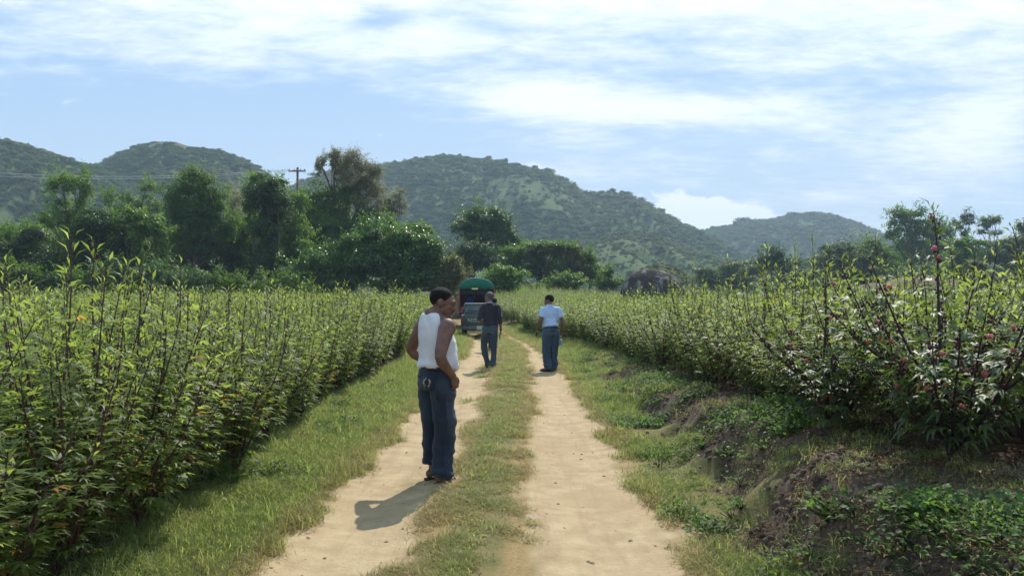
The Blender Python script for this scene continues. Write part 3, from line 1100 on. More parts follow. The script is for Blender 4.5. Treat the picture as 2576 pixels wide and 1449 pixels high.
def build_litter():
    g = np.random.default_rng(15)
    src = []
    for i in range(5):
        mb = MB()
        n = 9
        P = np.stack([g.normal(0, .06, n), g.normal(0, .06, n), g.uniform(.004, .02, n)], 1)
        a = g.uniform(0, 6.28, n)
        D = np.stack([np.cos(a), np.sin(a), g.normal(0, .25, n)], 1)
        L = g.uniform(.012, .036, n)
        leaves(mb, P, D, norm(np.array([0, 0, 1.]) + .5 * rand_dirs(g, n)), L, L * g.uniform(.15, .5, n), np.ones((n, 3)) * g.uniform(.5, 1.6, (n, 1)), fold=.3, droop=.3)
        for k in range(3):
            c = np.array([g.normal(0, .07), g.normal(0, .07), .006]); a = g.uniform(0, 6.28); l = g.uniform(.03, .08)
            d = np.array([math.cos(a), math.sin(a), g.uniform(-.05, .15)]) * l
            mb.tube([c - d, c + [.004, .004, .006], c + d], [.002, .0025, .0012], 4, cap=False, col=(.6, .5, .45))
        src.append(mb.mesh('litter', [M_LITTER]))
    N = 26000
    y = 2.4 * (26 / 2.4) ** g.uniform(0, 1, N)
    u = g.uniform(-3.6, 3.6, N)
    x = u + road_c(y)
    tr, so, dr = masks(x, y)
    k = (np.abs(x) / y < .7) & (g.uniform(size=N) < .0006 * tr + .42 * so * (1 - tr) + .06 * dr * (1 - tr)) & ((u > 1.3) | (u < -1.75))
    x, y = x[k], y[k]
    n = len(x)
    s = g.uniform(.6, 1.3, n)
    o = scatter('leaf_litter', np.stack([x, y, ground_z(x, y)], 1), np.stack([g.normal(0, .15, n), g.normal(0, .15, n), g.uniform(0, 6.28, n)], 1), np.stack([s] * 3, 1), g.integers(0, 5, n), src)
    tag(o, 'dead leaves and twigs lying on the soil bank and under the crop', 'litter', kind='stuff')


build_litter()
M_PEB = mat_basic('pebble_stone', (.42, .31, .19), .9, .4, 3)
build_grass()


# ------------------------------------------------------------------ hillside scrub

def bush_mesh(seed, n=230, flat=.75, leaf=.34, mat=None, trunk=False):
    g = np.random.default_rng(seed)
    mb = MB()
    k = 9
    cc = rand_dirs(g, k) * g.uniform(.25, .72, (k, 1)) * np.array([1, 1, flat])
    cc[:, 2] = np.abs(cc[:, 2]) + .25
    w = g.integers(0, k, n)
    d = rand_dirs(g, n)
    P = cc[w] + d * g.uniform(.22, .48, (n, 1))
    Nn = norm(d + np.array([0, 0, .7]) + .5 * rand_dirs(g, n))
    D = norm(np.cross(Nn, rand_dirs(g, n)))
    L = leaf * g.uniform(.6, 1.3, n)
    leaves(mb, P, D, Nn, L, L * .7, np.ones((n, 3)) * g.uniform(.78, 1.2, (n, 1)), fine=False, fold=.1)
    if trunk:
        V = mb.V
        for i in range(len(V)): V[i][:, 2] += .9
        mb.tube([(0, 0, -.2), (.05, 0, .6), (0, .05, 1.2)], [.07, .05, .03], 4, cap=False, col=(1.2, .8, .6))
    return mb.mesh('scrub_bush', [mat or M_SCRUB])


def build_scrub():
    g = np.random.default_rng(5)
    src = [bush_mesh(400 + i) for i in range(5)] + [bush_mesh(420 + i, 200, .8, .32, None, True) for i in range(2)] + [bush_mesh(440, 90, .4, .4)]
    PP, SS, II, DD = [], [], [], []
    for hi, (H, x0, x1, Yc, D) in enumerate(HILL_F):
        area = (x1 - x0) * D
        dn = (.24, .20, .15, .085, .32, 1.3, .34)[hi]
        n = int(area * dn)
        x = g.uniform(x0, x1, n)
        s = -g.uniform(0, 1, n) ** 1.15
        y = Yc + s * D * .98
        nr = int((x1 - x0) * .45)                      # ridge line
        x = np.concatenate([x, g.uniform(x0, x1, nr)]); y = np.concatenate([y, Yc + g.normal(0, D * .02, nr)])
        z = H(x, y)
        pxx = x / y * FPX + 1288
        vis = (z > -1) & (pxx > -60) & (pxx < 2640)
        cl = fbm(x * .018, y * .018, 0, 200 + hi, 4)
        dens = .25 + .75 * sstep(.34, .50, cl + .10)
        if hi == 4: dens = .4 + .6 * sstep(.46, .62, cl)
        if hi == 1:
            c = pt(505, 372, Yc)
            dens = dens * (np.hypot((x - c[0]) / 25, (y - Yc + 22) / 44) > g.uniform(.75, 1.05, len(x)))
        keep = vis & (g.uniform(size=len(x)) < dens)
        x, y, z, cl = x[keep], y[keep], z[keep], cl[keep]
        m = len(x)
        base = (1.7, 1.9, 2.2, 2.9, 1.25, .34, 1.3)[hi]
        s = base * (.42 + .9 * g.uniform(0, 1, m) ** 2) * (.45 + 1.15 * cl)
        DD.append(np.clip(sstep(.50, .66, fbm(x * .022 + 9, y * .016, 0, 300 + hi, 3)) * g.uniform(.5, 1.1, m) + g.normal(0, .12, m), 0, 1))
        big = g.uniform(size=m) < .05
        s = np.where(big, s * 1.5, s)
        PP.append(np.stack([x, y, z - .25 * s], 1)); SS.append(np.stack([s * g.uniform(.8, 1.9, m), s * g.uniform(.8, 1.9, m), s * g.uniform(.55, 1.1, m)], 1))
        II.append(np.where(g.uniform(size=m) < .9, g.integers(0, 5, m), g.integers(5, 8, m)))
    P, S, I = np.concatenate(PP), np.concatenate(SS), np.concatenate(II)
    n = len(P)
    print('scrub', n)
    o = scatter('hillside_scrub', P, np.stack([np.zeros(n), np.zeros(n), g.uniform(0, 6.28, n)], 1), S, I, src, np.concatenate(DD))
    tag(o, 'dense green bushes and small trees covering the hills', 'scrub', kind='stuff')


build_scrub()


# ------------------------------------------------------------------ trees and bushes of the middle distance

def crown(lobes, leaf, mat, seed, dens=1.0, sub=12, gap=.0, updir=.55, asp=.6, name='crown', parent=None):
    """leafy crown from lobes (centre, radii): clumps of leaves on every lobe"""
    g = np.random.default_rng(seed)
    mb = MB()
    for c, r in lobes:
        c, r = np.asarray(c, float), np.asarray(r, float)
        area = 4 * np.pi * ((r[0] * r[2]) ** 1.6 / 2 + (r[0] * r[1]) ** 1.6 / 2) ** (1 / 1.6)
        n = int(dens * area * 2.3 / (leaf * leaf * asp))
        n = max(60, min(n, 14000))
        k = max(6, int(sub * 1.3))
        cd = rand_dirs(g, k)
        cc = cd * g.uniform(.35, .80, (k, 1))
        ccr = g.uniform(.28, .52, k)
        w = g.integers(0, k, n)
        d = rand_dirs(g, n)
        d[:, 2] = np.where(d[:, 2] < -.3, -d[:, 2] * .6, d[:, 2])
        q = cc[w] + d * (ccr[w] * g.uniform(.55, 1.08, n))[:, None]
        q = q * np.where(g.uniform(size=n) < .10, g.uniform(1.08, 1.40, n), 1)[:, None]
        q = q * (.72 + .62 * vnoise(q[:, 0] * 1.9 + seed, q[:, 1] * 1.9 + c[0], q[:, 2] * 1.9, seed))[:, None]
        P = c + q * r
        Nn = norm(d + .35 * norm(q) + np.array([0, 0, updir]) + .55 * rand_dirs(g, n))
        D = norm(np.cross(Nn, rand_dirs(g, n)) + np.array([0, 0, -.25]))
        L = leaf * g.uniform(.6, 1.35, n)
        ct = g.uniform(.78, 1.22, k)
        tint = np.ones((n, 3)) * (ct[w] * g.uniform(.75, 1.25, n))[:, None]
        leaves(mb, P, D, Nn, L, L * asp, tint, fine=False, fold=.12, droop=.2)
        # loose shoots that break the outline
        ns = 9
        sd = rand_dirs(g, ns); sd[:, 2] = np.abs(sd[:, 2]) * .9 + .15
        for k2 in range(ns):
            m = 26
            tt = g.uniform(.75, 1.42, m)
            base = c + (sd[k2] * r)[None, :] * tt[:, None] + g.normal(0, leaf * .55, (m, 3))
            D = norm(sd[k2] + .9 * rand_dirs(g, m))
            L = leaf * g.uniform(.6, 1.1, m)
            leaves(mb, base, D, norm(np.array([0, 0, 1.]) + .6 * rand_dirs(g, m)), L, L * asp, np.ones((m, 3)) * g.uniform(.8, 1.3, (m, 1)), fine=False, fold=.12, droop=.2)
    return ob(name, mb.mesh(name, [mat]), parent)


def limbs(base, lobes, r0, seed, mat, parent, name='trunk'):
    g = np.random.default_rng(seed)
    mb = MB()
    base = np.asarray(base, float)
    cen = np.mean([l[0] for l in lobes], 0)
    top = max(l[0][2] + l[1][2] * .3 for l in lobes)
    fork = base + (cen - base) * .45 + np.array([0, 0, .0])
    k = 6
    t = np.linspace(0, 1, k)[:, None]
    main = base + (fork - base) * t
    main[1:-1, :2] += g.normal(0, r0 * .5, (k - 2, 2))
    rr = np.linspace(r0 * 1.25, r0 * .8, k)
    rr[0] *= 1.3
    mb.tube(main, rr, 8)
    for c, r in lobes:
        e = np.asarray(c, float) + np.array([0, 0, r[2] * .35])
        mid = (fork + e) / 2 + g.normal(0, .12, 3) * np.linalg.norm(e - fork)
        mid[2] += .1 * abs(e[2] - fork[2])
        s = np.linspace(0, 1, 6)[:, None]
        path = (1 - s) ** 2 * fork + 2 * s * (1 - s) * mid + s * s * e
        mb.tube(path, np.linspace(r0 * .7, r0 * .12, 6), 6)
        for q in range(3):
            a = path[2 + q % 3]
            b = np.asarray(c) + rand_dirs(g, 1)[0] * r * .75
            mb.tube([a, (a + b) / 2 + g.normal(0, .05, 3) * np.linalg.norm(b - a), b], [r0 * .3, r0 * .18, r0 * .05], 4)
    return ob(name, mb.mesh(name, [mat], True, False), parent)


def tree(name, label, cat, Y, base_px, lobes_px, leaf, mat, seed, dens=1.0, r0=.16, sub=12, group=None, bark=None, extra=None, depth=.9, asp=.6):
    """lobes_px: (px, py, rx, ry[, dY]) measured on the photograph at depth Y"""
    leaf *= .78
    lob = []
    for q in lobes_px:
        dY = q[4] if len(q) > 4 else 0.0
        c = pt(q[0], q[1], Y + dY)
        k = (Y + dY) / FPX
        k *= 1.12
        lob.append((c, np.array([q[2] * k, .5 * (q[2] + q[3]) * k * depth, q[3] * k])))
    bx = (base_px - 1288) / FPX * Y
    gz = float(ground_z(bx, Y))
    root = thing(name, label, cat, (bx, Y, gz), 0, group)
    off = np.array([bx, Y, gz])
    lob = [(c - off, r) for c, r in lob]
    limbs((0, 0, -.15), lob, r0, seed, bark or M_BARK, root, 'trunk' if name.endswith('tree') else 'stem')
    if extra:
        ex = [lob[i] for i in extra[0]]
        lob = [l for i, l in enumerate(lob) if i not in extra[0]]
        crown(ex, extra[2], extra[1], seed + 9, extra[3], sub, name='blossom_crown', parent=root, asp=asp)
    crown(lob, leaf, mat, seed, dens, sub, parent=root, asp=asp)
    return root


def skirts(Y, x0, x1, top, seed, amp=14, step=46, bot=742):
    g = np.random.default_rng(seed)
    out = []
    for x in np.arange(x0, x1, step):
        r = step * g.uniform(.75, 1.0)
        t = np.interp(x, *zip(*top)) + g.uniform(-amp, amp)
        y = t + r
        while y < bot:
            out.append((x + g.uniform(-12, 12), y, r, r * .85, g.uniform(-1.5, 1.5)))
            y += r * 1.15
    return out


def build_trees():
    T = tree
    # left: thin twin-topped tree and vine covered masses
    T('broadleaf_tree', 'slender dark tree with two narrow tops at the far left of the thicket', 'tree', 62, 168,
      [(152, 470, 36, 42), (160, 535, 30, 44), (208, 478, 26, 44), (205, 545, 22, 34), (176, 590, 34, 44), (120, 560, 24, 26)], .20, M_TREE, 1, .62, .17, 10)
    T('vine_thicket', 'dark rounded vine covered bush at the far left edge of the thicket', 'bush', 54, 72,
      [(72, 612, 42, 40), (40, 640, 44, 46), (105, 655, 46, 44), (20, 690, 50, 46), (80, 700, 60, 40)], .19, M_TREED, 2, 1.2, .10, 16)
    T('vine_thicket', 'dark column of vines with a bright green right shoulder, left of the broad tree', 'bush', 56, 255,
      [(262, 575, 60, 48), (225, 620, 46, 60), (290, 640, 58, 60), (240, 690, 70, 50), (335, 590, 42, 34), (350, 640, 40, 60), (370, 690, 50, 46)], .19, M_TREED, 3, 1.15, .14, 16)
    T('shrub', 'bright green sprawling top of the dark vine column, sunlight put into its leaf colour', 'shrub', 54.5, 335,
      [(318, 548, 38, 22), (365, 560, 40, 24), (395, 590, 30, 24), (345, 600, 20, 46), (352, 660, 18, 40)], .20, M_TREEB, 4, .9, .07, 12)  # brighter leaves paint the sunlit top of the vines
    T('broadleaf_tree', 'thin wispy tree showing the hill through its crown, behind the dark vine column', 'tree', 78, 350,
      [(330, 500, 30, 26), (372, 478, 22, 30), (385, 520, 28, 28), (345, 540, 34, 24), (300, 540, 22, 30), (268, 500, 24, 24)], .22, M_TREE, 5, .38, .13, 9)
    T('broadleaf_tree', 'broad green tree with a domed top between the wispy tree and the pale bare one', 'tree', 66, 490,
      [(495, 462, 46, 32), (450, 500, 44, 42), (530, 505, 46, 42), (490, 540, 60, 44), (430, 565, 46, 46), (555, 570, 44, 44), (500, 610, 70, 44)], .20, M_TREE, 6, .85, .24, 14)
    T('bare_tree', 'pale pinkish nearly leafless tree in front of the hill, left of the vine pillar', 'tree', 70, 595,
      [(596, 490, 20, 34), (590, 535, 24, 36), (610, 560, 18, 26)], .16, M_DRYLEAF, 7, .30, .12, 10, bark=M_PALEBARK)
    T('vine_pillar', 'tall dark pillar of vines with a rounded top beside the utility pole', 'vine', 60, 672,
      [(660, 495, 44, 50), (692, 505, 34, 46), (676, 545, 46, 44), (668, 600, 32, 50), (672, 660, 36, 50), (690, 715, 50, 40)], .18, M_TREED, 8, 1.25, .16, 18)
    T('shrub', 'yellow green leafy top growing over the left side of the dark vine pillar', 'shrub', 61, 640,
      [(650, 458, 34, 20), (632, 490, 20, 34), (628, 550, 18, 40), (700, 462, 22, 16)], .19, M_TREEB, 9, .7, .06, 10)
    # tall tree with pale dry blossom
    T('flowering_tree', 'tallest tree of the thicket, green below with a pale brown blossoming top', 'tree', 74, 860,
      [(872, 425, 44, 44), (905, 455, 46, 46), (930, 500, 36, 46), (845, 410, 22, 34), (806, 425, 12, 36),
       (800, 505, 50, 44), (860, 505, 50, 40), (790, 560, 56, 50), (870, 570, 64, 54), (930, 570, 46, 50), (760, 610, 60, 50), (840, 630, 70, 50)],
      .20, M_TREE, 10, .80, .30, 13, extra=((0, 1, 2, 3, 4), M_DRYLEAF, .14, .95))
    T('bare_tree', 'brownish thin tree with seed heads right of the tall blossoming tree', 'tree', 76, 985,
      [(985, 505, 28, 24), (1000, 530, 22, 24), (965, 535, 26, 30), (1005, 490, 14, 14)], .17, M_DRYLEAF, 11, .42, .13, 9)
    T('broadleaf_tree', 'mid green tree filling the thicket between the vine pillar and the tallest tree', 'tree', 64, 740,
      [(740, 510, 30, 30), (735, 560, 36, 44), (750, 620, 46, 50), (715, 620, 30, 50), (770, 670, 60, 44)], .20, M_TREE, 12, .9, .15, 12)
    # glossy bush mass left of the mango-like tree
    T('glossy_bush', 'large bush with glossy leaves left of the tall round tree', 'bush', 55, 985,
      [(1000, 600, 44, 34), (950, 605, 46, 36), (1050, 625, 50, 40), (1095, 655, 44, 44), (1010, 660, 60, 48), (940, 665, 60, 50), (1060, 695, 60, 44), (985, 715, 60, 40), (1110, 705, 36, 40), (1128, 680, 24, 26), (1120, 728, 30, 26)],
      .21, M_TREEG, 13, .95, .16, 16)
    T('glossy_bush', 'glossy green bush under the tallest blossoming tree', 'bush', 56, 870,
      [(880, 630, 50, 36), (830, 655, 56, 44), (900, 680, 60, 46), (840, 710, 60, 40), (770, 690, 60, 46), (935, 590, 30, 40)], .20, M_TREEG, 14, .95, .14, 16)
    T('glossy_bush', 'narrow leafy bush rising beside the glossy bush mass behind the crop', 'bush', 58, 1060,
      [(1062, 590, 26, 22), (1045, 578, 22, 16), (975, 575, 20, 30), (980, 610, 24, 34)], .20, M_TREEB, 15, .8, .08, 10)
    T('olive_bush', 'olive brown bush behind the covered truck', 'bush', 54, 1140,
      [(1140, 668, 26, 26), (1155, 695, 24, 26), (1125, 705, 26, 26), (1130, 730, 26, 20), (1112, 720, 20, 24)], .18, M_OLIVE, 16, 1.1, .025, 12)
    T('broadleaf_tree', 'mid green tree with a ragged top between the broad domed tree and the vine pillar', 'tree', 72, 602,
      [(600, 545, 34, 34), (615, 590, 36, 40), (585, 610, 40, 44), (605, 660, 50, 44)], .20, M_TREE, 212, .85, .14, 12)
    T('broadleaf_tree', 'low mid green tree filling the gap left of the slender twin topped tree', 'tree', 70, 85,
      [(90, 585, 40, 26), (40, 600, 44, 28), (130, 610, 36, 30), (10, 620, 40, 30)], .20, M_TREE, 213, .85, .12, 12)
    # skirts of the thicket, three bushes
    for i, (x0, x1, lab) in enumerate(((-30, 260, 'low leafy undergrowth at the far left behind the crop'),
                                       (260, 530, 'pale green low undergrowth in front of the dark vine column'),
                                       (530, 800, 'low undergrowth at the foot of the dark vine pillar'))):
        T('undergrowth_bush', lab, 'bush', 50 + i * .7, (x0 + x1) / 2,
          skirts(51, x0, x1, ((-30, 655), (200, 680), (330, 660), (460, 665), (600, 680), (800, 690)), 30 + i), .20, (M_TREE, M_WEEDY, M_TREE)[i], 40 + i, .62, .06, 14)
    for i, (x0, x1, lab) in enumerate(((-40, 200, 'dark tangled thicket below the slender twin topped tree'),
                                       (400, 640, 'dark tangled thicket below the broad domed tree'),
                                       (640, 880, 'dark tangled thicket between the vine pillar and the glossy bushes'),
                                       (180, 420, 'dark tangled thicket behind the vine column'))):
        T('thicket_bush', lab, 'bush', 68 + i * 1.5, (x0 + x1) / 2,
          skirts(68, x0, x1, ((-40, 585), (60, 570), (110, 575), (190, 600), (240, 545), (330, 560), (420, 555), (600, 555), (720, 540), (800, 530), (900, 565)), 130 + i, 20), .24, M_TREE, 140 + i, .62, .10, 14)
    # the round tree behind the truck
    T('round_tree', 'tall round tree with a dense glossy crown behind the covered truck', 'tree', 92, 1232,
      [(1205, 548, 44, 34), (1168, 578, 32, 30), (1250, 562, 38, 34), (1210, 590, 50, 30), (1262, 598, 34, 30), (1290, 612, 26, 22), (1268, 640, 44, 32)],
      .30, M_TREEG, 17, 1.0, .34, 18)
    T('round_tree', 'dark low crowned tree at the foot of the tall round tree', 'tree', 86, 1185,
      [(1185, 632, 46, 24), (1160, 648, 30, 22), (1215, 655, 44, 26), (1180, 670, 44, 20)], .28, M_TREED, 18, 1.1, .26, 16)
    # vine hedge
    for i, (lo, lab, m) in enumerate((
        ([(1300, 640, 30, 24), (1282, 670, 34, 28), (1320, 668, 34, 32), (1300, 700, 40, 24)], 'leafy left end of the vine hedge beside the tall round tree', M_TREE),
        ([(1350, 638, 26, 20), (1340, 668, 34, 34), (1365, 690, 34, 30)], 'dark hollow section of the vine hedge with a bright leafy top', M_TREED),
        ([(1395, 634, 24, 18), (1400, 664, 30, 34), (1405, 695, 32, 28)], 'green middle section of the vine hedge behind the right field', M_TREE),
        ([(1440, 634, 26, 18), (1448, 660, 28, 34), (1452, 692, 30, 30)], 'brownish right section of the vine hedge', M_OLIVE),
        ([(1478, 650, 20, 20), (1485, 680, 26, 30), (1500, 706, 30, 22)], 'right end of the vine hedge, dropping towards the boulder', M_TREE))):
        T('vine_hedge', lab, 'hedge', 88, lo[0][0], lo, .27, m, 50 + i, 1.05, .10, 14)
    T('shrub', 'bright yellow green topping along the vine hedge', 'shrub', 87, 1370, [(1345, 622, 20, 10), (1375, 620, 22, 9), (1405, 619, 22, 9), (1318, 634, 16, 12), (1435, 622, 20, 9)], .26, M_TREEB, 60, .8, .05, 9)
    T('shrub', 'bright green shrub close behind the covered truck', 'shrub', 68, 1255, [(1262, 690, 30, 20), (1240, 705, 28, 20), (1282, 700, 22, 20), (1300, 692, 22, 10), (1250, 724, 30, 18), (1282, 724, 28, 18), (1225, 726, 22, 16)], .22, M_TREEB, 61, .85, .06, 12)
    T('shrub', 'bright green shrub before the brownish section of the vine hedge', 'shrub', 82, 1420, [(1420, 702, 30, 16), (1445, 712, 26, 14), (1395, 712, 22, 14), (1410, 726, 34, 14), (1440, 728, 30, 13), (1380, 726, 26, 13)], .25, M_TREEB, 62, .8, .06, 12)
    T('shrub', 'rounded dark green bush between the vine hedge and the boulder', 'shrub', 84, 1530, [(1528, 688, 18, 16), (1540, 712, 26, 18), (1518, 720, 22, 16)], .25, M_TREE, 63, 1.0, .06, 12)
    # right side
    T('spreading_tree', 'large hazy tree with a wide ragged crown on the right', 'tree', 150, 2300,
      [(2262, 552, 28, 24), (2295, 545, 34, 24), (2330, 572, 34, 24), (2275, 592, 36, 30), (2330, 605, 42, 32), (2370, 590, 34, 40), (2385, 630, 36, 30), (2280, 635, 44, 34), (2335, 650, 50, 30), (2240, 590, 18, 18)],
      .48, M_TREE, 70, .62, .42, 14)
    T('broadleaf_tree', 'small tree with two separate rounded tops against the sky at the right', 'tree', 160, 2428,
      [(2436, 555, 14, 22), (2412, 567, 13, 13), (2428, 590, 10, 14)], .40, M_TREED, 71, 1.0, .22, 9)
    T('umbrella_tree', 'small umbrella shaped tree on the skyline at the right', 'tree', 165, 2488,
      [(2492, 556, 24, 9), (2480, 568, 16, 9), (2510, 552, 14, 7), (2470, 585, 12, 6), (2508, 588, 12, 5)], .40, M_TREE, 72, .75, .20, 9)
    T('broadleaf_tree', 'dark tree cut off by the right edge of the view', 'tree', 150, 2576, [(2575, 570, 12, 20), (2580, 590, 14, 14)], .40, M_TREED, 73, 1.0, .2, 9)
    for i, (lo, lab, m) in enumerate((
        ([(2120, 650, 50, 36), (2090, 672, 44, 30), (2150, 672, 50, 34)], 'rounded pale green bush on the right below the far hill', M_SCRUBB),
        ([(2190, 625, 50, 26), (2215, 655, 50, 36), (2180, 690, 60, 30)], 'dark green bush left of the large hazy tree', M_TREE),
        ([(2440, 620, 46, 22), (2420, 650, 44, 30), (2400, 685, 50, 26)], 'green bush below the small twin topped tree', M_TREE),
        ([(2520, 618, 50, 20), (2560, 630, 50, 30), (2500, 645, 44, 26), (2570, 665, 60, 34)], 'bright green bush bank at the right edge below the umbrella tree', M_SCRUBB),
        ([(1943, 640, 28, 20), (1930, 665, 30, 24), (1965, 670, 30, 22)], 'dark bush in the middle distance right of the boulder', M_TREED),
        ([(1800, 690, 50, 24), (1860, 680, 50, 26), (1830, 712, 70, 20)], 'low green scrub right behind the boulder', M_SCRUBB),
        ([(2030, 700, 60, 26), (1980, 708, 50, 22)], 'low green scrub before the dark bush on the right', M_SCRUBB),
        ([(2320, 690, 60, 24), (2260, 700, 50, 22)], 'dark low scrub under the large hazy tree', M_TREED))):
        T('hill_bush', lab, 'bush', 112 + 3 * i, lo[0][0], lo, .40, m, 80 + i, .9, .1, 14)


M_WEEDY = mat_leaf('undergrowth_leaf', (.055, .105, .035), (.12, .24, .05), .45, .35, .4, .1)
M_SCRUBB = mat_leaf('scrub_leaf_pale', (.075, .115, .045), (.15, .22, .06), .5, .35, .35, .1)
build_trees()


# ------------------------------------------------------------------ boulders, earth bank, pole and wires

def mat_rock():
    m = bpy.data.materials.new('streaked_rock')
    m.use_nodes = True
    t = NT(m.node_tree)
    out = t.n('ShaderNodeOutputMaterial'); p = t.n('ShaderNodeBsdfPrincipled')
    t.link(p.outputs[0], out.inputs[0])
    tc = t.n('ShaderNodeTexCoord')
    mp = t.n('ShaderNodeMapping'); mp.inputs['Scale'].default_value = (1.1, 1.1, .16)
    t.link(tc.outputs['Object'], mp.inputs[0])
    st = t.noise(mp.outputs[0], 1.6, 6, .65, .5)
    fi = t.noise(tc.outputs['Object'], 5, 6, .65)
    c = t.mix(t.ramp(st, .50, .70), rgb(.050, .043, .039), rgb(.33, .30, .275))
    c = t.mix(t.math('MULTIPLY', t.ramp(fi, .45, .7), .5), c, rgb(.055, .045, .04))
    t.link(c, p.inputs['Base Color'])
    p.inputs['Roughness'].default_value = .95
    p.inputs['Specular IOR Level'].default_value = .1
    b = t.n('ShaderNodeBump'); b.inputs['Strength'].default_value = .6; b.inputs['Distance'].default_value = .15
    t.link(fi, b.inputs['Height']); t.link(b.outputs[0], p.inputs['Normal'])
    return m


M_ROCK = mat_rock()


def boulder(label, px, top, bot, w_px, Y, seed, asym=.0):
    c = pt(px, bot, Y)
    h = (bot - top) / FPX * Y
    r = w_px / 2 / FPX * Y
    V, F = ellipsoid((0, 0, 0), (1, 1, 1), 56, 36)
    n = fbm(V[:, 0] * 1.1 + seed, V[:, 1] * 1.1, V[:, 2] * 1.1, 5 + seed, 4) - .5
    ax = np.abs(V) ** .8 * np.sign(V)
    V = (.12 * ax + .88 * V) * (1 + .30 * n)[:, None]
    V[:, 0] += asym * np.clip(V[:, 2], 0, 1)
    V = V * np.array([r, r * .85, h * 1.0])
    V[:, 2] *= np.where(V[:, 2] > 0, 1, .5)
    o = ob('boulder', make_mesh('boulder', V, F, [M_ROCK], True), None, (c[0], Y, c[2]), (0, 0, seed))
    return tag(o, label, 'boulder')


boulder('huge rounded dark boulder with pale vertical streaks at the far edge of the right field', 1645, 670, 752, 154, 66, 0, -.12)
boulder('grey boulder half hidden behind the flowering bush at the right', 2458, 662, 756, 92, 34, 3, .05)
boulder('low grey boulder lying right of the half hidden grey one', 2515, 690, 745, 80, 40, 5)


def soil_mound(label, lobes, Y, mat, seed):
    mb = MB()
    for px, py, rx, ry in lobes:
        c = pt(px, py, Y); k = Y / FPX
        V, F = ellipsoid((0, 0, 0), (1, 1, 1), 48, 30)
        n = fbm(V[:, 0] * 1.6 + px, V[:, 1] * 1.6, V[:, 2] * 1.6, seed, 5) - .5
        V = V * (1 + .6 * n)[:, None] * np.array([rx * k, rx * k, ry * k]) + c
        mb.add(V, F)
    o = ob('earth_bank', mb.mesh('earth_bank', [mat], True, False))
    return tag(o, label, kind='structure')


M_TAN = mat_basic('tan_soil', (.25, .175, .10), .95, .35, .9, .8, 4)
M_BROWN = mat_basic('brown_soil', (.145, .105, .07), .95, .35, .5, .8, 3)
soil_mound('tan eroded earth bank behind the covered truck', [(1108, 775, 56, 50), (1150, 772, 40, 50), (1185, 775, 34, 44)], 58, M_TAN, 3)
soil_mound('brown fallow slope beyond the right field', [(2200, 760, 90, 46), (2320, 760, 110, 62), (2140, 765, 60, 36)], 75, M_BROWN, 8)


def utility_pole():
    Y = 84.0
    tp = pt(747, 421, Y)
    gz = float(ground_z(tp[0], Y))
    root = thing('utility_pole', 'wooden utility pole with a single crossarm above the thicket', 'utility pole', (tp[0], Y, gz))
    h = tp[2] - gz
    mb = MB(); mb.tube([(0, 0, -.3), (0, 0, h * .5), (.02, 0, h)], [.17, .15, .12], 10)
    ob('post', mb.mesh('post', [M_WOODPOLE], True, False), root)
    za = h - (431 - 421) / FPX * Y
    mb = MB(); mb.box((0, -.16, za), (1.82, .10, .13), 0, .012)
    ob('crossarm', mb.mesh('crossarm', [M_WOODPOLE], False, False), root)
    for x in (-.82, -.3, .35, .82):
        mb = MB(); mb.tube([(x, -.16, za + .06), (x, -.16, za + .12), (x, -.16, za + .2), (x, -.16, za + .24)], [.03, .06, .055, .03], 8)
        ob('insulator', mb.mesh('insulator', [M_BARK], True, False), root)
    for x, py0, lab in ((-.82, 414, 'upper of the two power lines crossing the left hills'), (.82, 428, 'lower of the two power lines crossing the left hills')):
        a = np.array([tp[0] + x, Y - .16, gz + za + .2])
        e = pt(-420, py0 - 16, 70)
        t = np.linspace(0, 1, 40)[:, None]
        P = a + (e - a) * t
        P[:, 2] -= 4 * 1.15 * (t * (1 - t))[:, 0]
        mb = MB(); mb.tube(P, .026, 5)
        tag(ob('power_line', mb.mesh('power_line', [M_WIRE], True, False)), lab, 'power line', 'power lines running left from the utility pole')


utility_pole()


# ------------------------------------------------------------------ people

def mat_skin(name, col):
    m = mat_basic(name, col, .5, .22, 18, .22, 120, spec=.4)
    p = [n for n in m.node_tree.nodes if n.type == 'BSDF_PRINCIPLED'][0]
    p.inputs['Subsurface Weight'].default_value = .08
    p.inputs['Subsurface Radius'].default_value = (.02, .008, .004)
    return m


def mat_cloth(name, col, fade=None, var=.15, rough=.9, weave=260, wear='wear'):
    m = bpy.data.materials.new(name)
    m.use_nodes = True
    t = NT(m.node_tree)
    out = t.n('ShaderNodeOutputMaterial'); p = t.n('ShaderNodeBsdfPrincipled')
    t.link(p.outputs[0], out.inputs[0])
    tc = t.n('ShaderNodeTexCoord')
    mp = t.n('ShaderNodeMapping'); mp.inputs['Scale'].default_value = (1, 1, .35)
    t.link(tc.outputs['Object'], mp.inputs[0])
    n = t.noise(mp.outputs[0], 9, 5, .6)
    c = t.mix(t.ramp(n, .3, .7), rgb(*(x * (1 - var) for x in col)), rgb(*(min(1, x * (1 + var)) for x in col)))
    if fade:
        at = t.n('ShaderNodeAttribute', attribute_name=wear)
        c = t.mix(at.outputs['Fac'], c, rgb(*fade))
    t.link(c, p.inputs['Base Color'])
    p.inputs['Roughness'].default_value = rough
    p.inputs['Specular IOR Level'].default_value = .2
    p.inputs['Sheen Weight'].default_value = .15
    b = t.n('ShaderNodeBump'); b.inputs['Strength'].default_value = .25; b.inputs['Distance'].default_value = .004
    t.link(t.noise(tc.outputs['Object'], weave, 2, .5), b.inputs['Height'])
    t.link(b.outputs[0], p.inputs['Normal'])
    return m


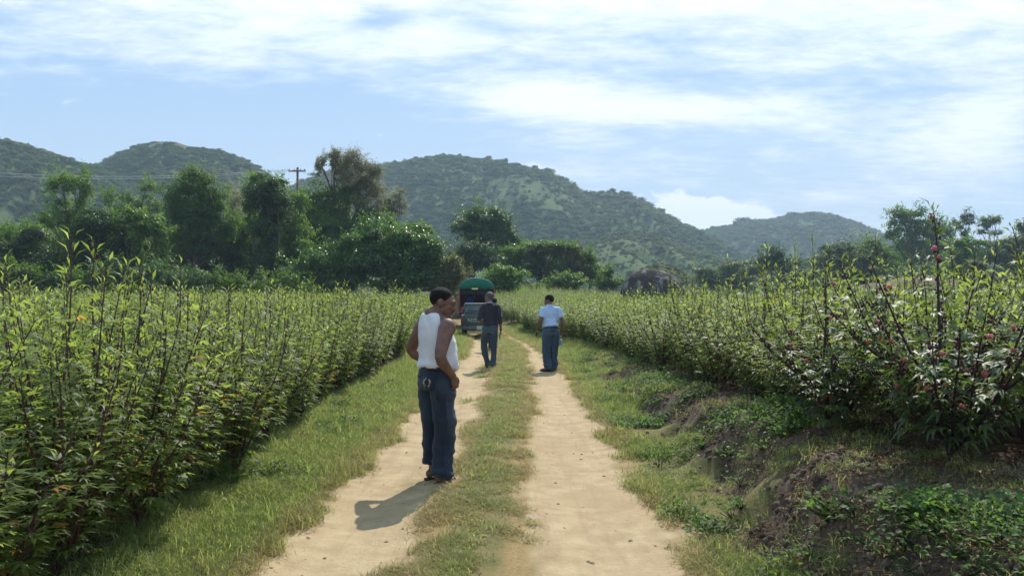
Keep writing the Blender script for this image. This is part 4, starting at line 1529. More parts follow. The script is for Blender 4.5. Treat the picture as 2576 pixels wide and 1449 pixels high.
M_SKIN = mat_skin('skin_brown', (.20, .100, .065))
M_SKIND = mat_skin('skin_dark', (.165, .082, .054))
M_HAIR = mat_basic('hair_black', (.010, .008, .007), .75, .4, 120, .5, 220, spec=.15)
M_HAIRG = mat_basic('hair_greying', (.060, .056, .054), .6, .5, 90, .5, 200)
M_EYED = mat_basic('eye_dark', (.10, .08, .07), .4, .05, 5)  # whole eyeball in one dark brown tone
M_BLACK = mat_basic('black_rubber', (.015, .015, .016), .6, .2, 10)
M_WHITE = mat_cloth('white_cotton', (.66, .64, .645), var=.03)
M_DENIM = mat_cloth('denim_dark', (.019, .029, .046), (.050, .068, .092), .3)
M_DENIMG = mat_cloth('denim_grey', (.045, .062, .080), (.10, .13, .155), .2)
M_POLO = mat_cloth('polo_pale_blue', (.42, .54, .74), var=.03)
M_SHIRT = mat_cloth('shirt_charcoal', (.030, .029, .036), var=.2)
M_GREY = mat_cloth('shirt_grey', (.16, .17, .18), var=.1)
M_BLUE = mat_cloth('shirt_blue', (.02, .06, .36), var=.1)
M_BELT = mat_basic('belt_leather', (.020, .014, .012), .5, .2, 20)
M_STITCH = mat_basic('stitching', (.50, .47, .40), .8, .1, 20)


def hand_pieces(mb, w, d, n, s, curl=.5, size=1.0, thumb=.5):
    """w wrist, d towards the fingers, n where the palm faces, s thumb side"""
    w, d, n, s = (np.asarray(a, float) for a in (w, d, n, s))
    d = d / np.linalg.norm(d)
    n = n - d * (n @ d); n = n / np.linalg.norm(n)
    x = np.cross(d, n); s = x if x @ s > 0 else -x
    q = size
    mb.tube([w - d * .02, w + d * .02 * q, w + d * .055 * q, w + d * .093 * q], np.array([.027, .032, .040, .037]) * q, 12, np.array([.021, .019, .016, .012]) * q, s)
    for i, (o, l) in enumerate(((.030, .072), (.010, .080), (-.010, .075), (-.029, .058))):
        p = w + (d * .085 + s * o) * q
        a, path = .15 + .06 * i, [p]
        for k, seg in enumerate((.42, .32, .26)):
            a += curl * (.55, .8, .6)[k]
            dd = d * math.cos(a) + n * math.sin(a) + s * o * 1.2 * (1 - k * .3)
            path.append(path[-1] + dd / np.linalg.norm(dd) * l * seg * q)
        mb.tube(path, np.array([.0100, .0098, .0088, .0070]) * q, 8)
    p = w + (d * .020 + s * .026 + n * .006) * q
    path = [p]
    for k, (f, g_, h) in enumerate(((.55, .80, .22), (.80, .50, .35), (.95, .15, .30))):
        dd = d * f + s * g_ * (1 - thumb * .5) + n * h * (.5 + thumb)
        path.append(path[-1] + dd / np.linalg.norm(dd) * (.036, .030, .024)[k] * q)
    mb.tube(path, np.array([.0150, .0125, .0105, .0080]) * q, 8)


def head_pieces(mb, M, big=1.0):
    """head round its own origin at eye level, face towards +Y; M maps to the body"""
    def E(c, r, rot=None):
        V, F = ellipsoid(np.array(c) * big, np.array(r) * big, 20, 14, rot)
        mb.add(V @ M[0].T + M[1], F)
    E((0, -.018, .030), (.076, .096, .086))
    E((0, .012, .018), (.070, .078, .080))
    E((0, .034, -.040), (.060, .062, .080))
    E((0, .050, -.094), (.042, .042, .034))
    E((0, .086, -.104), (.022, .018, .018))
    E((0, .080, .027), (.052, .019, .011))
    E((0, .094, .000), (.010, .014, .032))
    E((0, .106, -.026), (.013, .018, .012))
    for s in (-1, 1):
        E((s * .013, .098, -.031), (.010, .012, .009))
        E((s * .042, .056, -.024), (.020, .022, .022))
        E((s * .030, .078, .012), (.018, .012, .008))
        E((s * .076, -.006, -.012), (.010, .020, .033))
        E((s * .082, -.012, -.004), (.008, .022, .026))
    E((0, .092, -.050), (.026, .014, .012))
    E((0, .093, -.064), (.024, .013, .008))
    E((0, .091, -.076), (.021, .012, .009))


def rotz(a):
    return np.array([[math.cos(a), -math.sin(a), 0], [math.sin(a), math.cos(a), 0], [0, 0, 1]])


def rotx(a):
    return np.array([[1, 0, 0], [0, math.cos(a), -math.sin(a)], [0, math.sin(a), math.cos(a)]])


def hair_mesh(name, M, mat, front=.062, side=-.012, back=-.062, thick=1.06, seed=1, top=0.0, big=1.0):
    V, F = ellipsoid((0, -.016, .030), (.078 * thick, .099 * thick, .088 * thick + top), 48, 32)
    y, z = V[:, 1], V[:, 2]
    line = np.where(y > .02, side + (front - side) * sstep(.02, .070, y), np.where(y < -.02, side + (back - side) * sstep(-.02, -.07, y), side))
    n = fbm(V[:, 0] * 60, V[:, 1] * 60, V[:, 2] * 60, seed, 3) - .5
    cut = sstep(line - .012, line + .014, z + .02 * n)
    c = np.array([0, -.016, .020])
    V = c + (V - c) * (.80 + .20 * cut + .035 * n * cut)[:, None]
    V = (V * big) @ M[0].T + M[1]
    return make_mesh(name, V, F, [mat], True)


def limb_pts(*p):
    P = np.array(p, float)
    out = []
    for a, b in zip(P[:-1], P[1:]):
        for k in range(5): out.append(a + (b - a) * k / 5)
    out.append(P[-1])
    out = np.array(out)
    sm = out.copy()
    sm[1:-1] = (out[:-2] + 2 * out[1:-1] + out[2:]) / 4
    return sm


def prof(t_keys, vals, n):
    return np.interp(np.linspace(0, 1, n), t_keys, vals)


def person(label, loc, rz, J, look, scale=1.0, skin=None, voxel=.007):
    """J: joints and girths of the pose, in the person's own frame (facing +Y, right hand +X)"""
    skin = skin or M_SKIN
    root = thing('person', label, 'person', loc, rz, None, scale)
    g = J.get('girth', 1.0)
    lean = np.array(J.get('lean', (0, 0, 0)), float)
    body = MB()

    def tor(z): return lean * np.clip((z - .95) / .45, 0, 1.3)
    tz = np.array([.86, .93, 1.02, 1.10, 1.20, 1.30, 1.37, 1.42, 1.455])
    ta = np.array([.155, .160, .152, .152, .165, .175, .168, .125, .070]) * g
    tb = np.array([.110, .118, .118, .118, .122, .115, .095, .075, .058]) * g
    ty = np.array([.0, .0, .012, .015, .010, .0, -.010, -.020, -.022])
    if J.get('belly'): tb[1:5] += J['belly'] * np.array([.5, 1, 1, .4]); ty[1:5] += J['belly'] * .7
    if J.get('trap'): ta[5:7] = (.160, .142)
    tp = np.array([[0, y, z] for y, z in zip(ty, tz)]) + np.array([tor(z) for z in tz])
    body.tube(tp, ta, 24, tb, (1, 0, 0), True, 2.5)
    hc = np.array(J['head'], float)
    if J.get('trap'):
        for s_ in (-1, 1):
            body.tube([[0, -.020, 1.470], [s_ * .07, -.018, 1.432], [s_ * .150, -.012, 1.392]], [.046, .042, .042], 12)
    body.tube([tp[-2] + [0, -.012, -.02], tp[-1] + [0, -.012, .0], hc + [0, -.03, -.06], hc + [0, -.02, -.01]], np.array([.072, .062, .056, .05]), 14)
    M = (rotz(look[0]) @ rotx(look[1]), hc)
    head_pieces(body, M, J.get('big', 1.03))
    for sd in ('L', 'R'):
        s, e, w = (np.array(J[k + sd], float) for k in ('sh', 'el', 'wr'))
        P = limb_pts(s + (e - s) * -.10, e, w)
        n = len(P)
        body.tube(P, prof([0, .10, .30, .48, .52, .62, .85, 1], np.array([.050, .060, .050, .042, .041, .043, .030, .026]) * J.get('arm', 1.0), n), 14)
        sx = 1 if sd == 'R' else -1
        body.ell(s + np.array([sx * .004, 0, -.02]), np.array([.060, .062, .070]) * J.get('arm', 1.0), 16, 10)
        d, nn, th, cu = J['hand' + sd]
        hand_pieces(body, w, d, nn, th, cu)
        h, k, a = (np.array(J[q + sd], float) for q in ('hip', 'kn', 'an'))
        P = limb_pts(h, k, a)
        n = len(P)
        body.tube(P, prof([0, .2, .5, .65, .9, 1], np.array([.082, .078, .052, .052, .036, .036]), n), 14)
        f = rotz(J['foot' + sd]) @ np.array([0, 1.0, 0])
        u = np.array([0, 0, 1.0])
        body.ell(a + f * -.030 - u * .042, (.032, .036, .038), 14, 10)
        body.tube([a - f * .02 - u * .02, a + f * .04 - u * .045, a + f * .10 - u * .060, a + f * .155 - u * .066], [.036, .038, .043, .040], 14, [.040, .034, .022, .013], np.cross(f, u))
        r = np.cross(f, u)
        for i, (o, l) in enumerate(((-.030, .050), (-.010, .050), (.006, .045), (.021, .038), (.034, .030))):
            o = o * (1 if sd == 'R' else -1)
            b0 = a + f * .145 - u * .067 + r * o
            body.tube([b0, b0 + f * l * .6 + u * .004, b0 + f * l], [.011, .010, .007] if i else [.014, .014, .010], 8)
    me, V, N = remesh(body, voxel, 2)
    ob('body', finish(me, 'body', V, [skin]), root)
    for s in (-1, 1):
        c = M[0] @ (J.get('big', 1.03) * np.array([s * .031, .0710, .001])) + M[1]
        V, F = ellipsoid(c, (.0125, .0125, .0115), 12, 8)
        ob('eye', make_mesh('eye', V, F, [M_EYED], True), root)
    return root, M, tp, ta, tb


def trousers(root, J, mat, name='trousers', waist=1.0, wide=1.0, hem=.10, crumple=.010, ra=1.0, rb=1.0, seed=1, hems=(None, None), belly=.0):
    mb = MB()
    zz = np.array([.80, .85, .92, .97, waist])
    mb.tube([[0, -.005, .80], [0, -.008, .85], [0, -.004, .92], [0, .004, .97], [0, .008, waist]], np.array([.150, .172, .176, .168, .163]) * ra, 28,
            np.array([.110, .132, .138, .132, .128 + belly]) * rb, (1, 0, 0), True, 2.4)
    ends = []
    for i, sd in enumerate('LR'):
        h, k, a = (np.array(J[q + sd], float) for q in ('hip', 'kn', 'an'))
        hz = hems[i] if hems[i] is not None else hem
        t = (hz - k[2]) / (a[2] - k[2])
        e = k + (a - k) * min(1.0, t) + np.array([0, 0, min(0.0, hz - a[2])])
        P = limb_pts(h + np.array([0, 0, .03]), k, e)
        n = len(P)
        mb.tube(P, prof([0, .15, .5, .8, 1], np.array([.100, .100, .080, .078, .082]) * wide, n), 18, prof([0, .15, .5, .8, 1], np.array([.112, .112, .088, .088, .094]) * wide, n), (1, 0, 0))
        ends.append(e)
    me, V, N = remesh(mb, .011, 5)
    low = 1 - sstep(.05, .50, V[:, 2])
    n1 = fbm(V[:, 0] * 4 + seed, V[:, 1] * 4, V[:, 2] * 13, seed, 3) - .5
    n2 = fbm(V[:, 0] * 9 + seed, V[:, 1] * 9, V[:, 2] * 3.0, seed + 5, 3) - .5
    fold = np.exp(-((V[:, 2] - .80) / .10) ** 2)
    V = V + N * ((crumple * (1 + 1.8 * low + .8 * fold)) * n1 * 1.6 + crumple * 1.8 * n2)[:, None]
    wear = np.clip(.75 * np.exp(-((V[:, 2] - .62) / .16) ** 2) * (N[:, 1] > -.2) + .5 * np.exp(-((V[:, 2] - .86) / .07) ** 2) + 1.2 * n2, 0, 1)
    return ob(name, finish(me, name, V, [mat], {'wear': wear}), root)


def shirt(root, J, tp, ta, tb, mat, name='shirt', grow=.010, bottom=.97, sleeve=None, sleeve_r=.062, top_i=8, collar=True, hem_out=.012, seed=3, wr=.008, tank=False):
    mb = MB()
    z = tp[:, 2]
    zs = np.array([bottom, bottom + .03, bottom + .08] + [q for q in z if q > bottom + .10][:])
    if tank: zs = np.append(zs[zs < 1.385], [1.395, 1.42, 1.445, 1.462])
    c = np.stack([np.interp(zs, z, tp[:, i]) for i in range(3)], 1); c[:, 2] = zs
    a = np.interp(zs, z, ta) + grow
    b = np.interp(zs, z, tb) + grow
    a[0] += hem_out * .3; b[0] += hem_out * .3
    a[1] += hem_out; b[1] += hem_out
    if tank:
        a = np.interp(zs, [bottom, 1.22, 1.30, 1.36, 1.395, 1.42, 1.445, 1.462], [0, .196, .182, .169, .158, .142, .114, .085]) * (zs > 1.23) + a * (zs <= 1.23)
        b = np.where(zs > 1.40, np.interp(zs, [1.40, 1.462], [.100, .070]), b)
    mb.tube(c, a, 30, b, (1, 0, 0), True, 2.5)
    if sleeve:
        for sd in 'LR':
            s, e, w = (np.array(J[k + sd], float) for k in ('sh', 'el', 'wr'))
            fr = sleeve[0 if sd == 'L' else 1]
            if fr <= 1.0:
                P = limb_pts(s * np.array([.55, 1, 1]) + [0, 0, .02], s, s + (e - s) * fr)
            else:
                P = limb_pts(s * np.array([.55, 1, 1]) + [0, 0, .02], s, e, e + (w - e) * (fr - 1))
            mb.tube(P, prof([0, .3, .6, 1], np.array([.062, .070, sleeve_r, sleeve_r * (1.04 if fr <= 1 else .78)]), len(P)), 16)
    if collar:
        n0 = tp[-1] + np.array([0, -.012, .0])
        mb.tube([n0 + [0, -.004, -.03], n0 + [0, -.008, .018], n0 + [0, -.010, .036]], [.080, .076, .072], 20)
    me, V, N = remesh(mb, .010, 4)
    n1 = fbm(V[:, 0] * 7 + seed, V[:, 1] * 7, V[:, 2] * 7, seed, 3) - .5
    n2 = fbm(V[:, 0] * 12 + V[:, 2] * 6, V[:, 1] * 12, V[:, 2] * 3.5 + seed, seed + 8, 3) - .5
    low = 1 - sstep(bottom, bottom + .16, V[:, 2])
    V = V + N * np.clip(wr * (1 + 1.3 * low) * (n1 * 1.4 + n2 * 2.0), -.35 * grow, 1)[:, None]
    return ob(name, finish(me, name, V, [mat]), root)


def place_px(px, py, Y):
    x = (px - 1288) / FPX * Y
    return (x, Y, float(ground_z(x, Y)))


# --- the man in the white tank top, close by
def man_near():
    J = dict(girth=1.10, belly=.022, arm=1.18, lean=(0, -.02, 0), head=(.012, .060, 1.560),
             trap=1, big=1.11, shR=(.195, -.010, 1.362), elR=(.285, -.15, 1.095), wrR=(.228, .030, .925),
             shL=(-.200, .0, 1.362), elL=(-.355, -.060, 1.12), wrL=(-.20, .115, .985),
             handR=((-.03, .30, -.95), (-.9, -.1, 0), (.2, 1, .3), .75), handL=((.55, .55, -.62), (.6, -.6, 0), (0, .5, 1), .6),
             hipR=(.088, 0, .90), knR=(.098, .03, .49), anR=(.112, -.01, .085), hipL=(-.088, 0, .90), knL=(-.100, .02, .49), anL=(-.098, .03, .085),
             footR=R(-8), footL=R(-12))
    root, M, tp, ta, tb = person('man in a white tank top and blue jeans, standing close by with head turned right', place_px(1097, 0, 7.0), R(-52), J, (R(-36), R(-15)), 1.0, M_SKIND, .0062)
    shirt(root, J, tp, ta, tb, M_WHITE, 'tank_top', .015, .985, collar=False, hem_out=.012, tank=True, wr=.021)
    tr = trousers(root, J, M_DENIM, 'jeans', 1.0, 1.06, .09, .023, 1.05, 1.06, 2, (.125, .075), .02)
    # back pocket with its worn patch, belt, label
    mb = MB(); mb.tube([[0, .006, .972], [0, .008, 1.002]], [.178, .177], 36, [.150, .152], (1, 0, 0), True, 2.4)
    ob('belt', mb.mesh('belt', [M_BELT], True, False), root)

    from mathutils.bvhtree import BVHTree
    md = tr.data
    bvh = BVHTree.FromPolygons([v.co[:] for v in md.vertices], [p.vertices[:] for p in md.polygons])

    def on_seat(x, z, up=.004):
        h = bvh.ray_cast(Vector((x * .85, -.6, z)), Vector((x * .25, 1, 0)).normalized())
        c = h[0] + h[1] * up
        return np.array(c[:])
    for sx in (-1, 1):
        px_ = np.linspace(-.055, .055, 9); V, F = [], []
        zt, zb = .925, .795
        for i, dx in enumerate(px_):
            V.append(on_seat(sx * .080 + dx, zt, .005)); V.append(on_seat(sx * .080 + dx, zb + .022 * abs(dx) / .060, .005))
        F = np.array([(2 * i, 2 * i + 1, 2 * i + 3, 2 * i + 2) for i in range(8)])
        mbp = MB(); mbp.add(np.array(V), F)
        po = ob('pocket', mbp.mesh('pocket', [M_DENIM], True, False), tr)
        sd = po.modifiers.new('s', 'SOLIDIFY'); sd.thickness = .006; sd.offset = 0
        if sx == 1:
            # ragged pale fray round a dark hole on the right pocket
            g = np.random.default_rng(4)
            mh = MB(); V = [on_seat(sx * .075 + .018 * math.cos(a) * (1 + .2 * math.sin(3 * a)), .872 + .026 * math.sin(a), .0095) for a in np.linspace(0, 6.283, 14)[:-1]]
            mh.add(np.array(V + [on_seat(.075, .872, .0100)]), np.array([(13, i, (i + 1) % 13) for i in range(13)]))
            ob('hole', mh.mesh('hole', [M_BLACK], True, False), po)
            ms = MB()
            for a in np.concatenate([g.uniform(-.9, .9, 26), g.uniform(2.2, 4.0, 26), g.uniform(0, 6.28, 16)]):
                r0 = np.array([.018 * math.cos(a), .026 * math.sin(a)])
                r1 = r0 * g.uniform(1.2, 1.75)
                ms.tube([on_seat(.075 + r0[0], .872 + r0[1], .0105), on_seat(.075 + r1[0], .872 + r1[1] + g.normal(0, .003), .0115)], [.0022, .0014], 4)
            ob('fray', ms.mesh('fray', [M_STITCH], False, False), po)
    ob('hair', hair_mesh('hair', M, M_HAIR, .060, .006, -.058, .985, 1, 0, 1.11), root)
    # moustache and brows
    mb = MB()
    for s in (-1, 1):
        P = [np.array(p) for p in ((0, .103, -.048), (s * .014, .100, -.050), (s * .028, .088, -.060))]
        mb.tube([M[0] @ (p * 1.11) + M[1] for p in P], [.008, .008, .004], 8)
    ob('moustache', mb.mesh('moustache', [M_HAIR], True, False), root)
    for s in (-1, 1):
        mb = MB()
        P = [np.array(p) for p in ((s * .012, .099, .022), (s * .028, .095, .028), (s * .046, .080, .023))]
        mb.tube([M[0] @ (p * 1.11) + M[1] for p in P], [.0035, .0045, .002], 6)
        ob('eyebrow', mb.mesh('eyebrow', [M_HAIR], True, False), root)
    for sd in 'LR':
        a = np.array(J['an' + sd]); f = rotz(J['foot' + sd]) @ np.array([0, 1.0, 0]); r = np.cross(f, [0, 0, 1.0])
        mb = MB()
        c = a * np.array([1, 1, 0])
        mb.tube([c - f * .075 + [0, 0, -.003], c - f * .05 + [0, 0, -.003], c + f * .05 + [0, 0, -.003], c + f * .15 + [0, 0, -.003], c + f * .205 + [0, 0, -.003]], [.025, .040, .042, .050, .030], 16, [.012] * 5, r)
        s = ob('sandal', mb.mesh('sandal', [M_BLACK], True, False), root)
        mb = MB()
        for k in (.07, .11):
            th = np.linspace(0, np.pi, 9)
            mb.tube([c + f * k + r * (.050 * math.cos(q)) + np.array([0, 0, .008 + (.052 if k < .1 else .040) * math.sin(q)]) for q in th], [.006] * 9, 6)
        ob('strap', mb.mesh('strap', [M_BELT], True, False), s)
    return root


man_near()


def shoe(root, J, sd, mat):
    a = np.array(J['an' + sd]); f = rotz(J['foot' + sd]) @ np.array([0, 1.0, 0]); r = np.cross(f, [0, 0, 1.0])
    mb = MB(); c = a * np.array([1, 1, 0])
    mb.tube([c - f * .085 + [0, 0, .045], c - f * .06 + [0, 0, .045], c + f * .03 + [0, 0, .048], c + f * .11 + [0, 0, .036], c + f * .18 + [0, 0, .028], c + f * .21 + [0, 0, .024]],
            [.026, .040, .044, .050, .042, .018], 16, [.034, .046, .055, .038, .028, .014], r)
    mb.tube([c - f * .09 + [0, 0, .008], c + f * .05 + [0, 0, .008], c + f * .215 + [0, 0, .008]], [.040, .047, .036], 14, [.012] * 3, r)
    ob('shoe', mb.mesh('shoe', [mat], True, False), root)


def world_of(root, p):
    c, s = math.cos(root.rotation_euler[2]), math.sin(root.rotation_euler[2])
    k = root.scale[0]
    return (root.location[0] + k * (c * p[0] - s * p[1]), root.location[1] + k * (s * p[0] + c * p[1]), root.location[2] + k * p[2])


# --- the man in the charcoal shirt
def man_dark():
    J = dict(girth=.92, arm=.95, belly=.01, lean=(-.01, .03, 0), head=(-.03, .045, 1.605),
             shR=(.172, -.0, 1.385), elR=(.228, -.030, 1.10), wrR=(.238, .045, .86),
             shL=(-.175, .01, 1.39), elL=(-.235, -.060, 1.125), wrL=(-.140, .035, 1.00),
             handR=((.0, .12, -1), (-1, 0, 0), (0, 1, 0), .75), handL=((.75, .5, -.1), (.4, -.7, 0), (0, .2, 1), .4),
             hipR=(.088, 0, .90), knR=(.085, .01, .49), anR=(.075, -.02, .085), hipL=(-.088, 0, .90), knL=(-.150, .06, .50), anL=(-.055, .03, .085),
             footR=R(-6), footL=R(10))
    root, M, tp, ta, tb = person('man in a charcoal shirt and grey jeans walking away, hand on hip', place_px(1233, 0, 18.2), R(-4), J, (R(62), R(-4)), 1.01, M_SKIN, .009)
    shirt(root, J, tp, ta, tb, M_SHIRT, 'shirt', .014, .955, (1.05, 1.35), .060, hem_out=.012, wr=.014)
    trousers(root, J, M_DENIMG, 'jeans', .99, .92, .06, .013, .92, .92, 4)
    mb = MB(); n0 = tp[-1]; mb.tube([n0 + [0, -.020, .028], n0 + [0, -.020, .046]], [.069, .066], 20)
    ob('collar', mb.mesh('collar', [M_POLO], True, False), root)
    ob('hair', hair_mesh('hair', M, M_HAIRG, .056, .000, -.062, 1.02, 2, .004, 1.03), root)
    shoe(root, J, 'L', M_BLACK); shoe(root, J, 'R', M_BLACK)
    w = np.array(J['wrR'])
    mb = MB(); mb.tube([w + [0, -.01, .035], w + [0, -.005, .015]], [.034, .034], 14)
    ob('wristwatch', mb.mesh('wristwatch', [M_BLACK], True, False), root)
    p = world_of(root, w + np.array([-.022, .045, -.135]))
    mb = MB(); mb.box((0, 0, 0), (.022, .05, .13), 0, .006)
    o = ob('phone', mb.mesh('phone', [M_BLACK], True, False), None, p, (.2, 0, 0))
    tag(o, 'small dark handset held low in the right hand of the man in charcoal', 'phone')


man_dark()


# --- the man in the pale polo shirt
def man_polo():
    J = dict(girth=.98, arm=.98, belly=.03, lean=(-.02, .05, 0), head=(-.02, .075, 1.575),
             shR=(.180, .02, 1.365), elR=(.258, -.02, 1.09), wrR=(.285, .060, .85),
             shL=(-.180, .04, 1.365), elL=(-.248, -.01, 1.10), wrL=(-.268, .185, .95),
             handR=((.02, .10, -1), (-1, .2, 0), (0, 1, 0), .8), handL=((-.05, .6, -.75), (.9, .1, .1), (0, .7, .7), .7),
             hipR=(.090, 0, .89), knR=(.100, .06, .48), anR=(.080, .05, .085), hipL=(-.090, 0, .89), knL=(-.105, .03, .48), anL=(-.075, -.03, .085),
             footR=R(-5), footL=R(38))
    root, M, tp, ta, tb = person('man in a pale polo shirt and wide jeans on the right wheel track', place_px(1386, 0, 17.8), R(16), J, (R(50), R(-12)), 1.005, M_SKIND, .009)
    shirt(root, J, tp, ta, tb, M_POLO, 'polo_shirt', .016, .975, (.62, .62), .074, hem_out=.020, wr=.009)
    trousers(root, J, M_DENIMG2, 'jeans', .985, 1.10, .045, .015, 1.0, 1.05, 6)
    mb = MB(); mb.tube([[0, .006, .955], [0, .008, .985]], [.170, .169], 36, [.148, .149], (1, 0, 0), True, 2.4)
    ob('belt', mb.mesh('belt', [M_BELT], True, False), root)
    ob('hair', hair_mesh('hair', M, M_HAIR, .055, -.005, -.065, 1.06, 3, .006, 1.03), root)
    shoe(root, J, 'L', M_BLACK); shoe(root, J, 'R', M_BLACK)
    w = np.array(J['wrR'])
    p = world_of(root, w + np.array([-.02, .03, -.10]))
    # clear water bottle held by its neck
    b = thing('water_bottle', 'clear plastic water bottle held by its neck by the man in the polo shirt', 'bottle', (p[0], p[1], p[2] - .20), .3)
    mb = MB(); mb.tube([(0, 0, z) for z in (0, .006, .02, .06, .075, .14, .158, .185, .20, .205, .222)], [.026, .031, .032, .031, .033, .033, .030, .017, .013, .0125, .0125], 18)
    ob('bottle_body', mb.mesh('bottle_body', [M_CLEAR], True, False), b)
    mb = MB(); mb.tube([(0, 0, .078), (0, 0, .128)], [.0338, .0338], 18, cap=False)
    ob('paper_label', mb.mesh('paper_label', [M_TEAL], True, False), b)
    mb = MB(); mb.tube([(0, 0, .218), (0, 0, .238)], [.0155, .015], 14)
    ob('cap', mb.mesh('cap', [M_WHITEP], True, False), b)
    w = np.array(J['wrL'])
    p = world_of(root, w + np.array([.02, .075, -.12]))
    mb = MB(); mb.box((0, 0, 0), (.025, .055, .12), 0, .006)
    tag(ob('phone', mb.mesh('phone', [M_BLACK], True, False), None, p, (.7, 0, .3)), 'black phone held forward in the left hand of the man in the polo shirt', 'phone')


M_DENIMG2 = mat_cloth('denim_blue_grey', (.040, .066, .100), (.10, .14, .18), .2)
M_CLEAR = bpy.data.materials.new('clear_plastic')
M_CLEAR.use_nodes = True
_p = M_CLEAR.node_tree.nodes['Principled BSDF']
_p.inputs['Transmission Weight'].default_value = .75
_p.inputs['Base Color'].default_value = (.85, .92, .95, 1)
_p.inputs['Roughness'].default_value = .12
_p.inputs['IOR'].default_value = 1.2
M_TEAL = mat_basic('label_teal', (.10, .50, .55), .5, .1, 30)
M_WHITEP = mat_basic('white_plastic', (.75, .75, .75), .4, .05, 10)
man_polo()


def man_cap():
    J = dict(girth=1.0, head=(.045, .05, 1.590),
             shR=(.190, 0, 1.375), elR=(.255, -.03, 1.10), wrR=(.262, .06, .86), shL=(-.190, 0, 1.375), elL=(-.25, -.03, 1.10), wrL=(-.25, .05, .86),
             handR=((0, .12, -1), (-1, 0, 0), (0, 1, 0), .6), handL=((0, .12, -1), (1, 0, 0), (0, 1, 0), .6),
             hipR=(.088, 0, .90), knR=(.09, .03, .49), anR=(.075, -.05, .085), hipL=(-.088, 0, .90), knL=(-.09, .05, .49), anL=(-.085, .05, .085), footR=0, footL=R(6))
    root, M, tp, ta, tb = person('man in a grey shirt and dark cap, mostly hidden behind the man in charcoal', place_px(1240, 0, 25.0), R(-3), J, (0, R(-6)), .96, M_SKIND, .011)
    shirt(root, J, tp, ta, tb, M_GREY, 'shirt', .016, .93, (1.02, 1.02), .064, hem_out=.014)
    trousers(root, J, M_DENIM, 'trousers', .99, .96, .06, .010, .98, .96, 9)
    ob('hair', hair_mesh('hair', M, M_HAIR, .03, -.03, -.075, 1.05, 4), root)
    V, F = ellipsoid((0, -.016, .050), (.088, .108, .082), 24, 16)
    V[:, 2] = np.maximum(V[:, 2], .042)
    mb = MB(); mb.add(V @ M[0].T + M[1], F)
    br = np.array([[.07 * math.cos(a), .075 + .075 * math.sin(a), .043 - .01 * math.sin(a)] for a in np.linspace(0, np.pi, 12)])
    V = np.concatenate([br, br + [0, 0, .006]]); n = 12
    F = [np.array([[i, i + 1, n + i + 1, n + i] for i in range(n - 1)]), np.array([list(range(n))]), np.array([list(range(2 * n - 1, n - 1, -1))])]
    mb.add(V @ M[0].T + M[1], F)
    ob('cap', mb.mesh('cap', [mat_cloth('cap_cloth', (.03, .045, .045))], True, False), root)
    shoe(root, J, 'L', M_BLACK); shoe(root, J, 'R', M_BLACK)


man_cap()


# ------------------------------------------------------------------ vehicles

M_PAINT = mat_basic('dark_green_paint', (.030, .050, .050), .38, .12, 3, spec=.5, coat=.3)
M_ROOFPAINT = mat_basic('pale_roof_paint', (.30, .33, .33), .45, .2, 6)  # pale grey, for the pickup roof only
M_GLASS = mat_basic('window_glass', (.10, .14, .15), .08, .15, 1.2, spec=.8)
M_LETTER = mat_basic('pale_letter', (.42, .46, .46), .5, .1, 20)
M_PLATE = mat_basic('plate_white', (.45, .45, .43), .5, .15, 30)
M_REDL = mat_basic('tail_lamp_red', (.22, .015, .012), .25, .1, 10)
M_CHROME = mat_basic('bumper_steel', (.12, .12, .12), .4, .2, 10, metal=.6)
M_TYRE = mat_basic('tyre_rubber', (.022, .022, .022), .85, .2, 20)
M_RIM = mat_basic('rim_steel', (.30, .30, .30), .4, .15, 10, metal=.5)
M_TARP = mat_cloth('green_tarp', (.013, .135, .085), var=.18, rough=.7, weave=60)
M_OPENSHADE = mat_basic('opening_shade_black', (.006, .012, .012), .8, .3, 6)  # shadow of the canopy opening, put into the colour
M_MAROON = mat_basic('maroon_board', (.24, .050, .045), .7, .3, 5)
M_YELLOW = mat_basic('pale_yellow_sign', (.72, .66, .22), .6, .12, 18)


def wheel(root, c, r, w, name='wheel'):
    wr = ob(name, None, root, c)
    a = np.linspace(0, 2 * np.pi, 33)
    prof_ = [(r * .62, -w / 2), (r * .93, -w / 2), (r, -w * .33), (r, w * .33), (r * .93, w / 2), (r * .62, w / 2)]

    def lathe(pr, n=32):
        th = np.linspace(0, 2 * np.pi, n, endpoint=False)
        V = np.array([[x, q * math.cos(t), q * math.sin(t)] for t in th for q, x in pr])
        m = len(pr)
        F = np.array([[i * m + j, ((i + 1) % n) * m + j, ((i + 1) % n) * m + j + 1, i * m + j + 1] for i in range(n) for j in range(m - 1)])
        return V, F
    mb = MB(); mb.add(*lathe(prof_ + [prof_[0]])); ob('tyre', mb.mesh('tyre', [M_TYRE], False, False), wr)
    mb = MB(); mb.add(*lathe([(.001, -w * .3), (r * .30, -w * .3), (r * .5, -w * .18), (r * .60, -w * .42), (r * .61, w * .42), (r * .5, w * .18), (r * .3, w * .3), (.001, w * .3)]))
    ob('rim', mb.mesh('rim', [M_RIM], True, False), wr)
    return wr


def text_mesh(s, size, depth, mat, name):
    cu = bpy.data.curves.new('tmp', 'FONT')
    cu.body = s; cu.size = size; cu.extrude = depth; cu.align_x = 'CENTER'; cu.align_y = 'CENTER'; cu.space_character = 1.18
    o = bpy.data.objects.new('tmp', cu); COL.objects.link(o)
    dg = bpy.context.evaluated_depsgraph_get()
    me = bpy.data.meshes.new_from_object(o.evaluated_get(dg))
    bpy.data.objects.remove(o); bpy.data.curves.remove(cu)
    me.name = name; me.materials.clear(); me.materials.append(mat)
    return me


